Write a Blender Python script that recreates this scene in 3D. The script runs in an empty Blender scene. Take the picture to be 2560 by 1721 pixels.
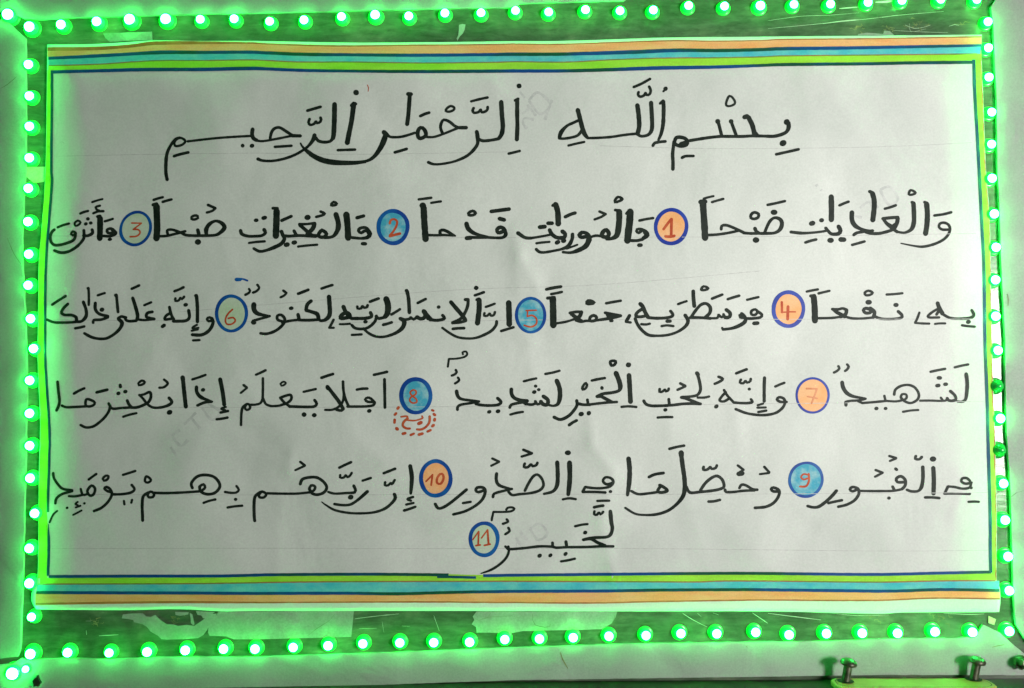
import bpy, bmesh, math, random
from mathutils import Vector, Matrix, noise

random.seed(7)
scene = bpy.context.scene
col = scene.collection

# ------------------------------------------------------------------ camera
D = 0.70
PITCH = math.radians(3.2)
fwd = Vector((0, math.cos(PITCH), math.sin(PITCH)))
upv = Vector((0, -math.sin(PITCH), math.cos(PITCH)))
cam_loc = -D * fwd
cd = bpy.data.cameras.new("camera")
cd.sensor_width = 36.0
cd.lens = 36.0 * D / 0.768
cd.clip_start = 0.01
cd.clip_end = 50
cam = bpy.data.objects.new("camera", cd)
col.objects.link(cam)
cam.location = cam_loc
cam.rotation_euler = (math.radians(90) + PITCH, 0, 0)
scene.camera = cam

# ------------------------------------------------------------------ world, lamps, exposure
w = bpy.data.worlds.new("World")
scene.world = w
w.use_nodes = True
bg = w.node_tree.nodes["Background"]
bg.inputs[0].default_value = (0.22, 1.0, 0.34, 1)
bg.inputs[1].default_value = 0.085

def lamp(name, loc, target, sx, sy, power, colr):
    ld = bpy.data.lights.new(name, 'AREA')
    ld.shape = 'RECTANGLE'; ld.size = sx; ld.size_y = sy
    ld.energy = power; ld.color = colr
    o = bpy.data.objects.new(name, ld); col.objects.link(o)
    o.location = loc
    o.rotation_euler = (Vector(target) - Vector(loc)).to_track_quat('-Z', 'Y').to_euler()
    return o
rl = lamp("room_lamp", (0.905, -1.0, -0.005), (0.20, 0, 0.05), 0.20, 0.27, 3.3, (1.0, 0.965, 0.93))
rl.data.spread = math.radians(76)

scene.view_settings.view_transform = 'Standard'
scene.view_settings.look = 'None'
scene.view_settings.exposure = 0.0
scene.view_settings.gamma = 1.0

# ------------------------------------------------------------------ photo point -> place
LW = 0.768
def ray(px, py):
    return (fwd * D + Vector((1, 0, 0)) * ((px - 1280) / 2560 * LW) + upv * (-(py - 860.5) / 2560 * LW))
def at(px, py, y=0.0):
    d = ray(px, py)
    t = (y - cam_loc.y) / d.y
    return cam_loc + d * t
def at_z(px, py, z):
    d = ray(px, py)
    t = (z - cam_loc.z) / d.z
    return cam_loc + d * t

# ------------------------------------------------------------------ object helpers
def tag(o, label=None, cat=None, group=None, kind=None):
    if label: o['label'] = label
    if cat: o['category'] = cat
    if group: o['group'] = group
    if kind: o['kind'] = kind
    return o
def empty(name, loc):
    o = bpy.data.objects.new(name, None)
    o.empty_display_size = 0.02
    o.location = loc
    col.objects.link(o)
    return o
def org(o):
    v = Vector(o.location)
    return v + (org(o.parent) if o.parent else Vector())
def mesh_obj(name, verts, faces, mat, parent=None, smooth=False, fmats=None):
    base = org(parent) if parent else Vector()
    if not parent and verts:                       # a lone thing: origin in its middle
        base = Vector((sum(v[0] for v in verts), sum(v[1] for v in verts), sum(v[2] for v in verts))) / len(verts)
    me = bpy.data.meshes.new(name)
    me.from_pydata([tuple(Vector(v) - base) for v in verts], [], faces)
    mats = mat if isinstance(mat, (list, tuple)) else [mat]
    for m in mats: me.materials.append(m)
    if fmats:
        for p, k in zip(me.polygons, fmats): p.material_index = k
    if smooth:
        for p in me.polygons: p.use_smooth = True
    me.update()
    o = bpy.data.objects.new(name, me)
    col.objects.link(o)
    if parent: o.parent = parent
    else: o.location = base
    return o

# ------------------------------------------------------------------ materials
def new_mat(name, rough=0.6, spec=0.4):
    m = bpy.data.materials.new(name); m.use_nodes = True
    nt = m.node_tree; b = nt.nodes["Principled BSDF"]
    b.inputs['Roughness'].default_value = rough
    b.inputs['Specular IOR Level'].default_value = spec
    return m, nt, b
def pos_node(nt, scale=(1, 1, 1)):
    g = nt.nodes.new('ShaderNodeNewGeometry')
    mp = nt.nodes.new('ShaderNodeMapping')
    mp.inputs['Scale'].default_value = scale
    nt.links.new(g.outputs['Position'], mp.inputs['Vector'])
    return mp.outputs['Vector']
def noise_node(nt, vec, scale, detail=3, rough=0.55, dist=0.0):
    n = nt.nodes.new('ShaderNodeTexNoise')
    n.inputs['Scale'].default_value = scale
    n.inputs['Detail'].default_value = detail
    n.inputs['Roughness'].default_value = rough
    n.inputs['Distortion'].default_value = dist
    nt.links.new(vec, n.inputs['Vector'])
    return n.outputs['Fac']
def ramp(nt, fac, stops):
    r = nt.nodes.new('ShaderNodeValToRGB')
    e = r.color_ramp.elements
    while len(e) < len(stops): e.new(0.5)
    for k, (p, c) in enumerate(stops):
        e[k].position = p
        e[k].color = (c[0], c[1], c[2], 1) if not isinstance(c, (int, float)) else (c, c, c, 1)
    nt.links.new(fac, r.inputs[0])
    return r.outputs[0]
def mix(nt, fac, a, b, mode='MIX'):
    m = nt.nodes.new('ShaderNodeMix'); m.data_type = 'RGBA'; m.blend_type = mode
    def put(i, v):
        if isinstance(v, (tuple, list)): m.inputs[i].default_value = (v[0], v[1], v[2], 1)
        elif isinstance(v, (int, float)): m.inputs[i].default_value = v
        else: nt.links.new(v, m.inputs[i])
    put(0, fac); put(6, a); put(7, b)
    return m.outputs[2]
def bump(nt, b, h, strength=0.2, dist=0.001, chain=None):
    n = nt.nodes.new('ShaderNodeBump')
    n.inputs['Strength'].default_value = strength
    n.inputs['Distance'].default_value = dist
    nt.links.new(h, n.inputs['Height'])
    if chain: nt.links.new(chain, n.inputs['Normal'])
    nt.links.new(n.outputs[0], b.inputs['Normal'])
    return n.outputs[0]

def two_tone(name, c1, c2, scale=60, stretch=(1, 1, 1), rough=0.6, lo=0.4, hi=0.6, fine=0.06, spec=0.3, detail=4):
    m, nt, b = new_mat(name, rough, spec)
    v = pos_node(nt, stretch)
    f = noise_node(nt, v, scale, detail)
    c = ramp(nt, f, [(lo, c1), (hi, c2)])
    g = noise_node(nt, pos_node(nt), 900, 2)
    gr = ramp(nt, g, [(0.3, 1 - fine * 2), (0.7, 1.0)])
    c = mix(nt, 1.0, c, gr, 'MULTIPLY')
    nt.links.new(c, b.inputs['Base Color'])
    return m

def paper_mat(name, c1, c2, fibre=0.05, wr_scale=18, wr_strength=0.25, rough=0.75, blot=9):
    m, nt, b = new_mat(name, rough, 0.25)
    v = pos_node(nt)
    f = noise_node(nt, v, blot, 5, 0.6)
    c = ramp(nt, f, [(0.32, c1), (0.68, c2)])
    g = ramp(nt, noise_node(nt, v, 700, 3), [(0.3, 1 - fibre * 2), (0.7, 1.0)])
    c = mix(nt, 1.0, c, g, 'MULTIPLY')
    nt.links.new(c, b.inputs['Base Color'])
    h = noise_node(nt, v, wr_scale, 3, 0.5, 0.6)
    ch = bump(nt, b, h, wr_strength, 0.004)
    h2 = noise_node(nt, v, 420, 2)
    bump(nt, b, h2, 0.12, 0.0004, ch)
    return m

M = {}
M['poster_paper'] = paper_mat('poster_paper', (0.67, 0.69, 0.67), (0.79, 0.795, 0.78), 0.05, 15, 0.45)
M['card'] = paper_mat('card_paper', (0.30, 0.34, 0.30), (0.41, 0.45, 0.41), 0.08, 22, 0.5, 0.6)
M['scrap'] = paper_mat('scrap_paper', (0.27, 0.30, 0.26), (0.39, 0.42, 0.38), 0.10, 45, 0.8, 0.8, 30)
M['tape'] = paper_mat('yellowed_tape', (0.62, 0.55, 0.28), (0.78, 0.74, 0.48), 0.10, 60, 1.0, 0.25, 40)
M['ink'] = two_tone('black_marker', (0.006, 0.012, 0.009), (0.016, 0.024, 0.018), 140, rough=0.55, spec=0.22)
M['pencil'] = two_tone('pencil', (0.50, 0.50, 0.50), (0.66, 0.66, 0.65), 300, lo=0.3, hi=0.7)
M['faint'] = two_tone('faint_print', (0.55, 0.56, 0.56), (0.70, 0.70, 0.70), 160, lo=0.3, hi=0.7)
M['navy'] = two_tone('navy_marker', (0.002, 0.060, 0.27), (0.002, 0.075, 0.045), 9, (1, 1, 6), lo=0.46, hi=0.58)
M['ring'] = two_tone('blue_marker', (0.003, 0.055, 0.32), (0.004, 0.12, 0.42), 60, rough=0.5)
M['ring_violet'] = two_tone('violet_blue_marker', (0.008, 0.035, 0.34), (0.020, 0.06, 0.42), 60, rough=0.5)
M['teal'] = two_tone('teal_line', (0.002, 0.06, 0.16), (0.002, 0.11, 0.10), 20, lo=0.42, hi=0.6)
M['orange'] = two_tone('orange_marker', (0.97, 0.37, 0.15), (0.98, 0.44, 0.22), 30, (1, 1, 5))
M['orange_fill'] = two_tone('orange_fill', (0.98, 0.46, 0.19), (0.98, 0.54, 0.28), 90)
M['brown'] = two_tone('brown_line', (0.42, 0.13, 0.035), (0.55, 0.20, 0.06), 60)
M['brown_thin'] = two_tone('thin_brown_line', (0.38, 0.17, 0.07), (0.20, 0.22, 0.06), 14, lo=0.44, hi=0.56)
M['red'] = two_tone('red_brown_marker', (0.50, 0.065, 0.022), (0.62, 0.12, 0.045), 120)
M['red_pale'] = two_tone('pale_red_marker', (0.72, 0.26, 0.12), (0.82, 0.34, 0.18), 120)
M['lime'] = two_tone('lime_marker', (0.29, 0.70, 0.035), (0.41, 0.78, 0.06), 22, (1, 1, 5), lo=0.35)
M['cyan'] = two_tone('light_blue_marker', (0.07, 0.46, 0.64), (0.17, 0.56, 0.64), 70, (1, 1, 2), lo=0.35, hi=0.65, detail=8)
M['cyan_fill'] = two_tone('blue_wash', (0.06, 0.40, 0.57), (0.42, 0.66, 0.68), 130, lo=0.42, hi=0.72, detail=6)
M['green_fill'] = two_tone('green_wash', (0.52, 0.68, 0.46), (0.64, 0.72, 0.60), 60, lo=0.35, hi=0.6)
M['ledge'] = two_tone('dark_ledge', (0.010, 0.012, 0.006), (0.05, 0.045, 0.02), 40, lo=0.45, hi=0.8, rough=0.5)
M['wall'] = two_tone('wall_plaster', (0.10, 0.10, 0.09), (0.16, 0.16, 0.15), 20)
M['grime'] = two_tone('dried_glue', (0.16, 0.15, 0.05), (0.30, 0.27, 0.12), 90, rough=0.4)
M['crack'] = two_tone('paper_crack', (0.10, 0.12, 0.07), (0.22, 0.24, 0.16), 90)
M['scratch'] = two_tone('scratch', (0.55, 0.58, 0.50), (0.7, 0.72, 0.64), 90, rough=0.25)
M['dark'] = two_tone('dark_scrap', (0.010, 0.012, 0.008), (0.03, 0.03, 0.02), 200)
M['plate'] = two_tone('painted_metal', (0.52, 0.22, 0.06), (0.62, 0.30, 0.10), 60, rough=0.35, spec=0.5)
M['hole'] = two_tone('hole_dark', (0.004, 0.004, 0.003), (0.01, 0.01, 0.008), 60)
mm, nt, b = new_mat('rusty_steel', 0.42, 0.5)
f = noise_node(nt, pos_node(nt), 220, 4)
nt.links.new(ramp(nt, f, [(0.35, (0.035, 0.04, 0.022)), (0.65, (0.11, 0.11, 0.07))]), b.inputs['Base Color'])
b.inputs['Metallic'].default_value = 0.45
bump(nt, b, f, 0.3, 0.0006)
M['steel'] = mm

# scuffed clear acrylic over a dull board
mm, nt, b = new_mat('scuffed_acrylic', 0.16, 0.5)
v = pos_node(nt)
f1 = noise_node(nt, v, 13, 7, 0.65, 0.8)
f2 = noise_node(nt, pos_node(nt, (1, 1, 4)), 55, 6, 0.7, 0.4)
c1 = ramp(nt, f1, [(0.30, (0.055, 0.078, 0.050)), (0.52, (0.10, 0.14, 0.09)), (0.72, (0.20, 0.23, 0.15))])
c2 = ramp(nt, f2, [(0.30, 0.55), (0.60, 1.0), (0.8, 1.35)])
nt.links.new(mix(nt, 1.0, c1, c2, 'MULTIPLY'), b.inputs['Base Color'])
r = ramp(nt, f2, [(0.3, 0.10), (0.75, 0.30)])
nt.links.new(r, b.inputs['Roughness'])
ch = bump(nt, b, f2, 0.25, 0.0005)
f3 = noise_node(nt, v, 8, 2)
bump(nt, b, f3, 0.35, 0.003, ch)
M['acrylic'] = mm

def glow(name, colr, strength, vary=0.25):
    m = bpy.data.materials.new(name); m.use_nodes = True
    nt = m.node_tree; b = nt.nodes["Principled BSDF"]
    b.inputs['Base Color'].default_value = (0.05, 0.45, 0.10, 1)
    b.inputs['Roughness'].default_value = 0.25
    b.inputs['Emission Color'].default_value = (colr[0], colr[1], colr[2], 1)
    oi = nt.nodes.new('ShaderNodeObjectInfo')
    mr = nt.nodes.new('ShaderNodeMapRange')
    mr.inputs['To Min'].default_value = strength * (1 - vary)
    mr.inputs['To Max'].default_value = strength * (1 + vary)
    nt.links.new(oi.outputs['Random'], mr.inputs['Value'])
    nt.links.new(mr.outputs[0], b.inputs['Emission Strength'])
    return m
M['led_core'] = glow('lit_led_tip', (0.018, 1.0, 0.13), 150)
M['led_body'] = glow('lit_led_body', (0.0, 1.0, 0.007), 17)
M['collar_lit'] = glow('lit_collar', (0.0, 1.0, 0.03), 0.75, 0.2)  # camera-bloom halo, put into the emission of an added ring
mm, nt, b = new_mat('unlit_green_lens', 0.18, 0.5)
b.inputs['Base Color'].default_value = (0.01, 0.55, 0.07, 1)
b.inputs['Subsurface Weight'].default_value = 0.0
M['led_off'] = mm
mm, nt, b = new_mat('green_collar', 0.35, 0.4)
b.inputs['Base Color'].default_value = (0.02, 0.20, 0.05, 1)
M['collar'] = mm

# ------------------------------------------------------------------ curves in photo units
S = 3.645
def interp(tab, x):
    if x <= tab[0][0]: return tab[0][1]
    for (a, ya), (c, yc) in zip(tab, tab[1:]):
        if x <= c:
            t = (x - a) / (c - a)
            return ya + (yc - ya) * t
    return tab[-1][1]
def smooth_interp(tab, x):
    n = len(tab)
    if x <= tab[0][0]: return tab[0][1]
    if x >= tab[-1][0]: return tab[-1][1]
    for i in range(n - 1):
        if x <= tab[i + 1][0]:
            x0, y0 = tab[i]; x1, y1 = tab[i + 1]
            h = x1 - x0
            m0 = (tab[i + 1][1] - tab[max(i - 1, 0)][1]) / (tab[i + 1][0] - tab[max(i - 1, 0)][0])
            j = min(i + 2, n - 1)
            m1 = (tab[j][1] - y0) / (tab[j][0] - x0)
            t = (x - x0) / h
            return ((2*t**3 - 3*t*t + 1) * y0 + (t**3 - 2*t*t + t) * h * m0 + (-2*t**3 + 3*t*t) * y1 + (t**3 - t*t) * h * m1)
def tabs(*groups):
    """groups of (ox, oy, [(lx, ly)...]) in zoomed units -> full photo table"""
    out = []
    for ox, oy, pts in groups:
        for lx, ly in pts: out.append((ox + lx / S, oy + ly / S))
    out.sort()
    res = []
    for p in out:
        if not res or p[0] - res[-1][0] > 2: res.append(p)
    return res

edge_L = [(100, 118), (300, 116), (450, 112), (560, 104), (650, 97), (800, 95), (900, 94), (1050, 100), (1200, 97), (1300, 96), (1440, 94), (1462, 88), (1490, 79), (1512, 79), (1530, 90)]
edge_R = [(80, 2455), (150, 2454), (250, 2458), (430, 2465), (550, 2474), (700, 2477), (850, 2480), (1000, 2484), (1100, 2488), (1200, 2490), (1300, 2492), (1450, 2492), (1465, 2499), (1500, 2501), (1530, 2498)]
edge_T = [(80, 112), (118, 112), (250, 110), (384, 102), (510, 103), (640, 103), (873, 107), (1079, 106), (1280, 103.5), (1390, 103), (1527, 99), (1660, 94.5), (1920, 92), (2090, 90.5), (2455, 87), (2520, 87)]
edge_B = [(80, 1522), (92, 1524), (300, 1526), (450, 1523.6), (560, 1529), (640, 1528), (1280, 1528), (1530, 1529), (1920, 1529), (2060, 1532), (2200, 1535), (2260, 1532), (2480, 1531), (2520, 1530)]

# ------------------------------------------------------------------ relief of the poster sheet (metres)
CREASE = [  # x0 y0 x1 y1 amp_mm width_px
    (1215, 130, 1262, 330, 0.35, 26), (1290, 590, 1300, 640, 0.9, 20), (1300, 640, 1352, 735, 0.9, 18),
    (1290, 640, 1300, 740, 0.7, 22), (1380, 680, 1352, 735, -0.5, 20), (1352, 735, 1300, 800, 0.5, 26),
    (1475, 1040, 1480, 1110, 0.8, 22), (1478, 1110, 1535, 1180, 0.9, 22), (1500, 1290, 1535, 1440, 0.8, 24),
    (1535, 1180, 1505, 1300, 0.6, 28), (1530, 1440, 1560, 1520, 0.6, 24),
    (1675, 870, 1675, 1100, 0.5, 30), (1835, 1010, 1850, 1120, 0.6, 26), (1320, 860, 1340, 1000, 0.5, 24),
    (1340, 880, 1500, 960, -0.4, 26), (1300, 840, 1345, 865, 0.7, 18),
    (730, 1130, 722, 1180, 0.8, 14), (700, 1160, 800, 1240, 0.4, 24), (860, 1060, 1000, 1200, 0.35, 34),
    (700, 1250, 690, 1520, 0.4, 26), (500, 100, 560, 420, 0.35, 34), (640, 250, 660, 420, 0.3, 30),
    (700, 1130, 560, 1040, -0.35, 30), (2350, 900, 2330, 1300, 0.3, 40), (2205, 1300, 2260, 1532, 0.4, 30),
    (1690, 1150, 1780, 1450, 0.35, 40), (1100, 620, 1180, 900, 0.3, 40), (560, 600, 640, 900, 0.35, 46),
    (950, 800, 1050, 1100, 0.25, 50), (2000, 150, 2060, 500, 0.3, 44), (1690, 430, 1720, 700, 0.3, 40),
    (1395, 500, 1390, 600, 0.3, 24), (2090, 1020, 2140, 1240, 0.3, 36),
]
def relief(px, py):
    h = 0.0
    for x0, y0, x1, y1, a, wd in CREASE:
        if px < min(x0, x1) - 130 or px > max(x0, x1) + 130 or py < min(y0, y1) - 130 or py > max(y0, y1) + 130: continue
        dx, dy = x1 - x0, y1 - y0
        t = ((px - x0) * dx + (py - y0) * dy) / (dx * dx + dy * dy)
        tc = min(max(t, 0), 1)
        ex, ey = px - x0 - dx * tc, py - y0 - dy * tc
        d = math.hypot(ex, ey)
        h += 1.9 * a * math.exp(-(d / wd)) * (0.75 + 0.25 * math.sin(t * 3))
    h += 1.2 * noise.noise(Vector((px / 420, py / 520, 3.1)))
    h += 0.55 * noise.noise(Vector((px / 130, py / 170, 7.7)))
    for th, per, ph, sd in ((0.35, 230, 0.2, 1.0), (1.9, 310, 0.6, 4.0), (-0.6, 270, 0.1, 9.0)):
        q = (px * math.cos(th) + py * math.sin(th)) / per + ph + 0.25 * noise.noise(Vector((px / 300, py / 300, sd)))
        tri = abs(2 * (q - math.floor(q)) - 1)
        mk = max(0.0, 0.35 + 1.3 * noise.noise(Vector((px / 380, py / 380, sd + 2))))
        h += 1.5 * tri * mk
    ed = min(px - interp(edge_L, py), interp(edge_R, py) - px, py - interp(edge_T, px), interp(edge_B, px) - py)
    k = min(max((ed + 6) / 110, 0.0), 1.0); k = k * k * (3 - 2 * k)
    lift = 0.25 + 0.35 * noise.noise(Vector((px / 160, py / 160, 21.0)))
    return (lift * (1 - k) + (h + 2.2) * k + 0.2) * 0.001
POSTER_Y = -0.0022
_rc = {}
def on_poster(px, py, off):
    k = (round(px), round(py))
    # bilinear on the same 10 px lattice the sheet uses, so ink hugs the sheet
    return at(px, py, POSTER_Y - sheet_h(px, py) - off)
def _lat(i, j):
    k = (i, j)
    if k not in _rc: _rc[k] = relief(i * 10, j * 10)
    return _rc[k]
def sheet_h(px, py):
    i, j = math.floor(px / 10), math.floor(py / 10)
    u, v_ = px / 10 - i, py / 10 - j
    return (_lat(i, j) * (1 - u) + _lat(i + 1, j) * u) * (1 - v_) + (_lat(i, j + 1) * (1 - u) + _lat(i + 1, j + 1) * u) * v_

# ------------------------------------------------------------------ ribbon (pen stroke) builder
def catmull(pts, step=3.2):
    if len(pts) == 1: return pts
    if len(pts) == 2:
        P = [pts[0], pts[0], pts[1], pts[1]]
    else:
        P = [pts[0]] + pts + [pts[-1]]
    out = []
    for i in range(1, len(P) - 2):
        a, b_, c, d = P[i - 1], P[i], P[i + 1], P[i + 2]
        L = math.hypot(c[0] - b_[0], c[1] - b_[1])
        n = max(1, int(L / step))
        for k in range(n):
            t = k / n
            q = []
            for m_ in range(3):
                if m_ == 2: q.append(b_[2] + (c[2] - b_[2]) * t)
                else:
                    q.append(0.5 * (2*b_[m_] + (c[m_] - a[m_])*t + (2*a[m_] - 5*b_[m_] + 4*c[m_] - d[m_])*t*t + (3*b_[m_] - a[m_] - 3*c[m_] + d[m_])*t**3))
            out.append(tuple(q))
    out.append(P[-2])
    return out

class Ink:
    def __init__(self): self.v = []; self.f = []; self.n = 0
    def place(self, px, py, off): self.v.append(on_poster(px, py, off)); return len(self.v) - 1
    def disc(self, x, y, rx, ry=None, off=None, rings=1, ang=0.0, wob=0.08):
        ry = ry or rx
        off = off if off is not None else self.off()
        n = 14 if rx < 15 else 48
        ca, sa = math.cos(ang), math.sin(ang)
        c = self.place(x, y, off)
        prev = None
        sd = random.random() * 50
        for r_ in range(1, rings + 1):
            cur = []
            for k in range(n):
                a = 2 * math.pi * k / n
                q = r_ / rings * (1 + wob * noise.noise(Vector((math.cos(a), math.sin(a), sd))))
                ex, ey = math.cos(a) * rx * q, math.sin(a) * ry * q
                cur.append(self.place(x + ex * ca - ey * sa, y + ex * sa + ey * ca, off))
            for k in range(n):
                k2 = (k + 1) % n
                if prev is None: self.f.append((c, cur[k2], cur[k]))
                else: self.f.append((prev[k], prev[k2], cur[k2], cur[k]))
            prev = cur
    def off(self):
        self.n += 1
        return 0.00016 + (self.n % 17) * 0.000006
    def stroke(self, pts, closed=False, base=None, caps=True, jit=0.05):
        """pts: (x, y, width) in photo px"""
        off0 = base if base is not None else self.off()
        if len(pts) == 1:
            self.disc(pts[0][0], pts[0][1], pts[0][2] / 2, off=off0); return
        if closed:
            src = [pts[-1]] + pts + [pts[0], pts[1]]
            full = catmull(src)
            # keep the part between pts[0] and pts[0] again
            def idx(p, start=0):
                best, bi = 1e9, 0
                for i, q in enumerate(full):
                    if i < start: continue
                    dd = (q[0]-p[0])**2 + (q[1]-p[1])**2
                    if dd < best - 1e-9: best, bi = dd, i
                return bi
            i0 = idx(pts[0]); i1 = idx(pts[0], i0 + 4)
            path = full[i0:i1 + 1]
        else:
            path = catmull(pts)
        n = len(path)
        sd = random.random() * 100
        L = []; R = []
        acc = 0
        for i, (x, y, wd) in enumerate(path):
            a = path[max(i - 1, 0)]; c = path[min(i + 1, n - 1)]
            if closed and i in (0, n - 1): a, c = path[-2], path[1]
            dx, dy = c[0] - a[0], c[1] - a[1]
            l = math.hypot(dx, dy) or 1
            nx, ny = -dy / l, dx / l
            if i: acc += math.hypot(x - path[i-1][0], y - path[i-1][1])
            hw = (wd + 0.4) / 2 * (1 + jit * 2 * noise.noise(Vector((acc / 9, sd, 0))))
            o = off0 + acc * 6e-8 
            L.append(self.place(x + nx * hw, y + ny * hw, o))
            R.append(self.place(x - nx * hw, y - ny * hw, o))
            if i: self.f.append((L[i-1], L[i], R[i], R[i-1]))
        if caps and not closed:
            for e in (0, n - 1):
                x, y, wd = path[e]
                q = path[1] if e == 0 else path[n - 2]
                a0 = math.atan2(y - q[1], x - q[0])
                r_ = wd / 2
                o = off0 + (acc * 6e-8 if e else 0)
                arc = [L[e] if e == n - 1 else R[e]]
                seq = []
                for k in range(1, 5):
                    a = a0 + math.pi / 2 - math.pi * k / 5
                    seq.append(self.place(x + math.cos(a) * r_ * 0.92, y + math.sin(a) * r_ * 0.92, o))
                first, last = (L[e], R[e]) if e == n - 1 else (R[e], L[e])
                self.f.append((first, *seq, last))
    def build(self, name, mat, parent):
        return mesh_obj(name, self.v, self.f, mat, parent)

def band(top, bot, x0, x1, mat, name, parent, base, edge_jit=0.5, horizontal=True, step=8):
    """filled marker band between two wavy edges"""
    v, f = [], []
    n = max(2, int(abs(x1 - x0) / step))
    sd = random.random() * 100
    cuts = 2
    for i in range(n + 1):
        x = x0 + (x1 - x0) * i / n
        a = top(x) + edge_jit * noise.noise(Vector((x / 14, sd, 0)))
        c = bot(x) + edge_jit * noise.noise(Vector((x / 14, sd, 9)))
        for k in range(cuts + 1):
            y = a + (c - a) * k / cuts
            v.append(on_poster(x, y, base) if horizontal else on_poster(y, x, base))
    for i in range(n):
        for k in range(cuts):
            q = i * (cuts + 1) + k
            f.append((q, q + cuts + 1, q + cuts + 2, q + 1))
    return mesh_obj(name, v, f, mat, parent)

def poly(name, pts, y, thick, mat, parent=None, curl=None, rag=0.0):
    """thin sheet cut to an outline given in photo px; front face at depth y"""
    P = []
    n = len(pts)
    for i in range(n):
        a, c = pts[i], pts[(i + 1) % n]
        L = math.hypot(c[0] - a[0], c[1] - a[1])
        m_ = max(1, int(L / 14)) if rag else 1
        for k in range(m_):
            t = k / m_
            x, y_ = a[0] + (c[0] - a[0]) * t, a[1] + (c[1] - a[1]) * t
            if k and rag:
                x += rag * noise.noise(Vector((x / 9, y_ / 9, 1))); y_ += rag * noise.noise(Vector((x / 9, y_ / 9, 5)))
            P.append((x, y_))
    bm = bmesh.new()
    vs = [bm.verts.new(at(x, q, y)) for x, q in P]
    es = [bm.edges.new((vs[i], vs[(i + 1) % len(vs)])) for i in range(len(vs))]
    bmesh.ops.triangle_fill(bm, use_beauty=True, edges=es)
    if curl:
        bmesh.ops.subdivide_edges(bm, edges=bm.edges[:], cuts=2, use_grid_fill=True)
        for q in bm.verts:
            q.co.y -= curl * (0.5 + 0.5 * noise.noise(q.co * 60))
    bmesh.ops.recalc_face_normals(bm, faces=bm.faces[:])
    if bm.faces and sum(f_.normal.y for f_ in bm.faces) > 0:
        bmesh.ops.reverse_faces(bm, faces=bm.faces[:])
    r_ = bmesh.ops.extrude_face_region(bm, geom=bm.faces[:])
    newv = [g for g in r_['geom'] if isinstance(g, bmesh.types.BMVert)]
    for q in newv: q.co.y += thick      # the extruded copy becomes the back
    bmesh.ops.recalc_face_normals(bm, faces=bm.faces[:])
    verts = [q.co.copy() for q in bm.verts]
    bm.verts.index_update()
    faces = [tuple(q.index for q in f_.verts) for f_ in bm.faces]
    bm.free()
    return mesh_obj(name, verts, faces, mat, parent)
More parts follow.
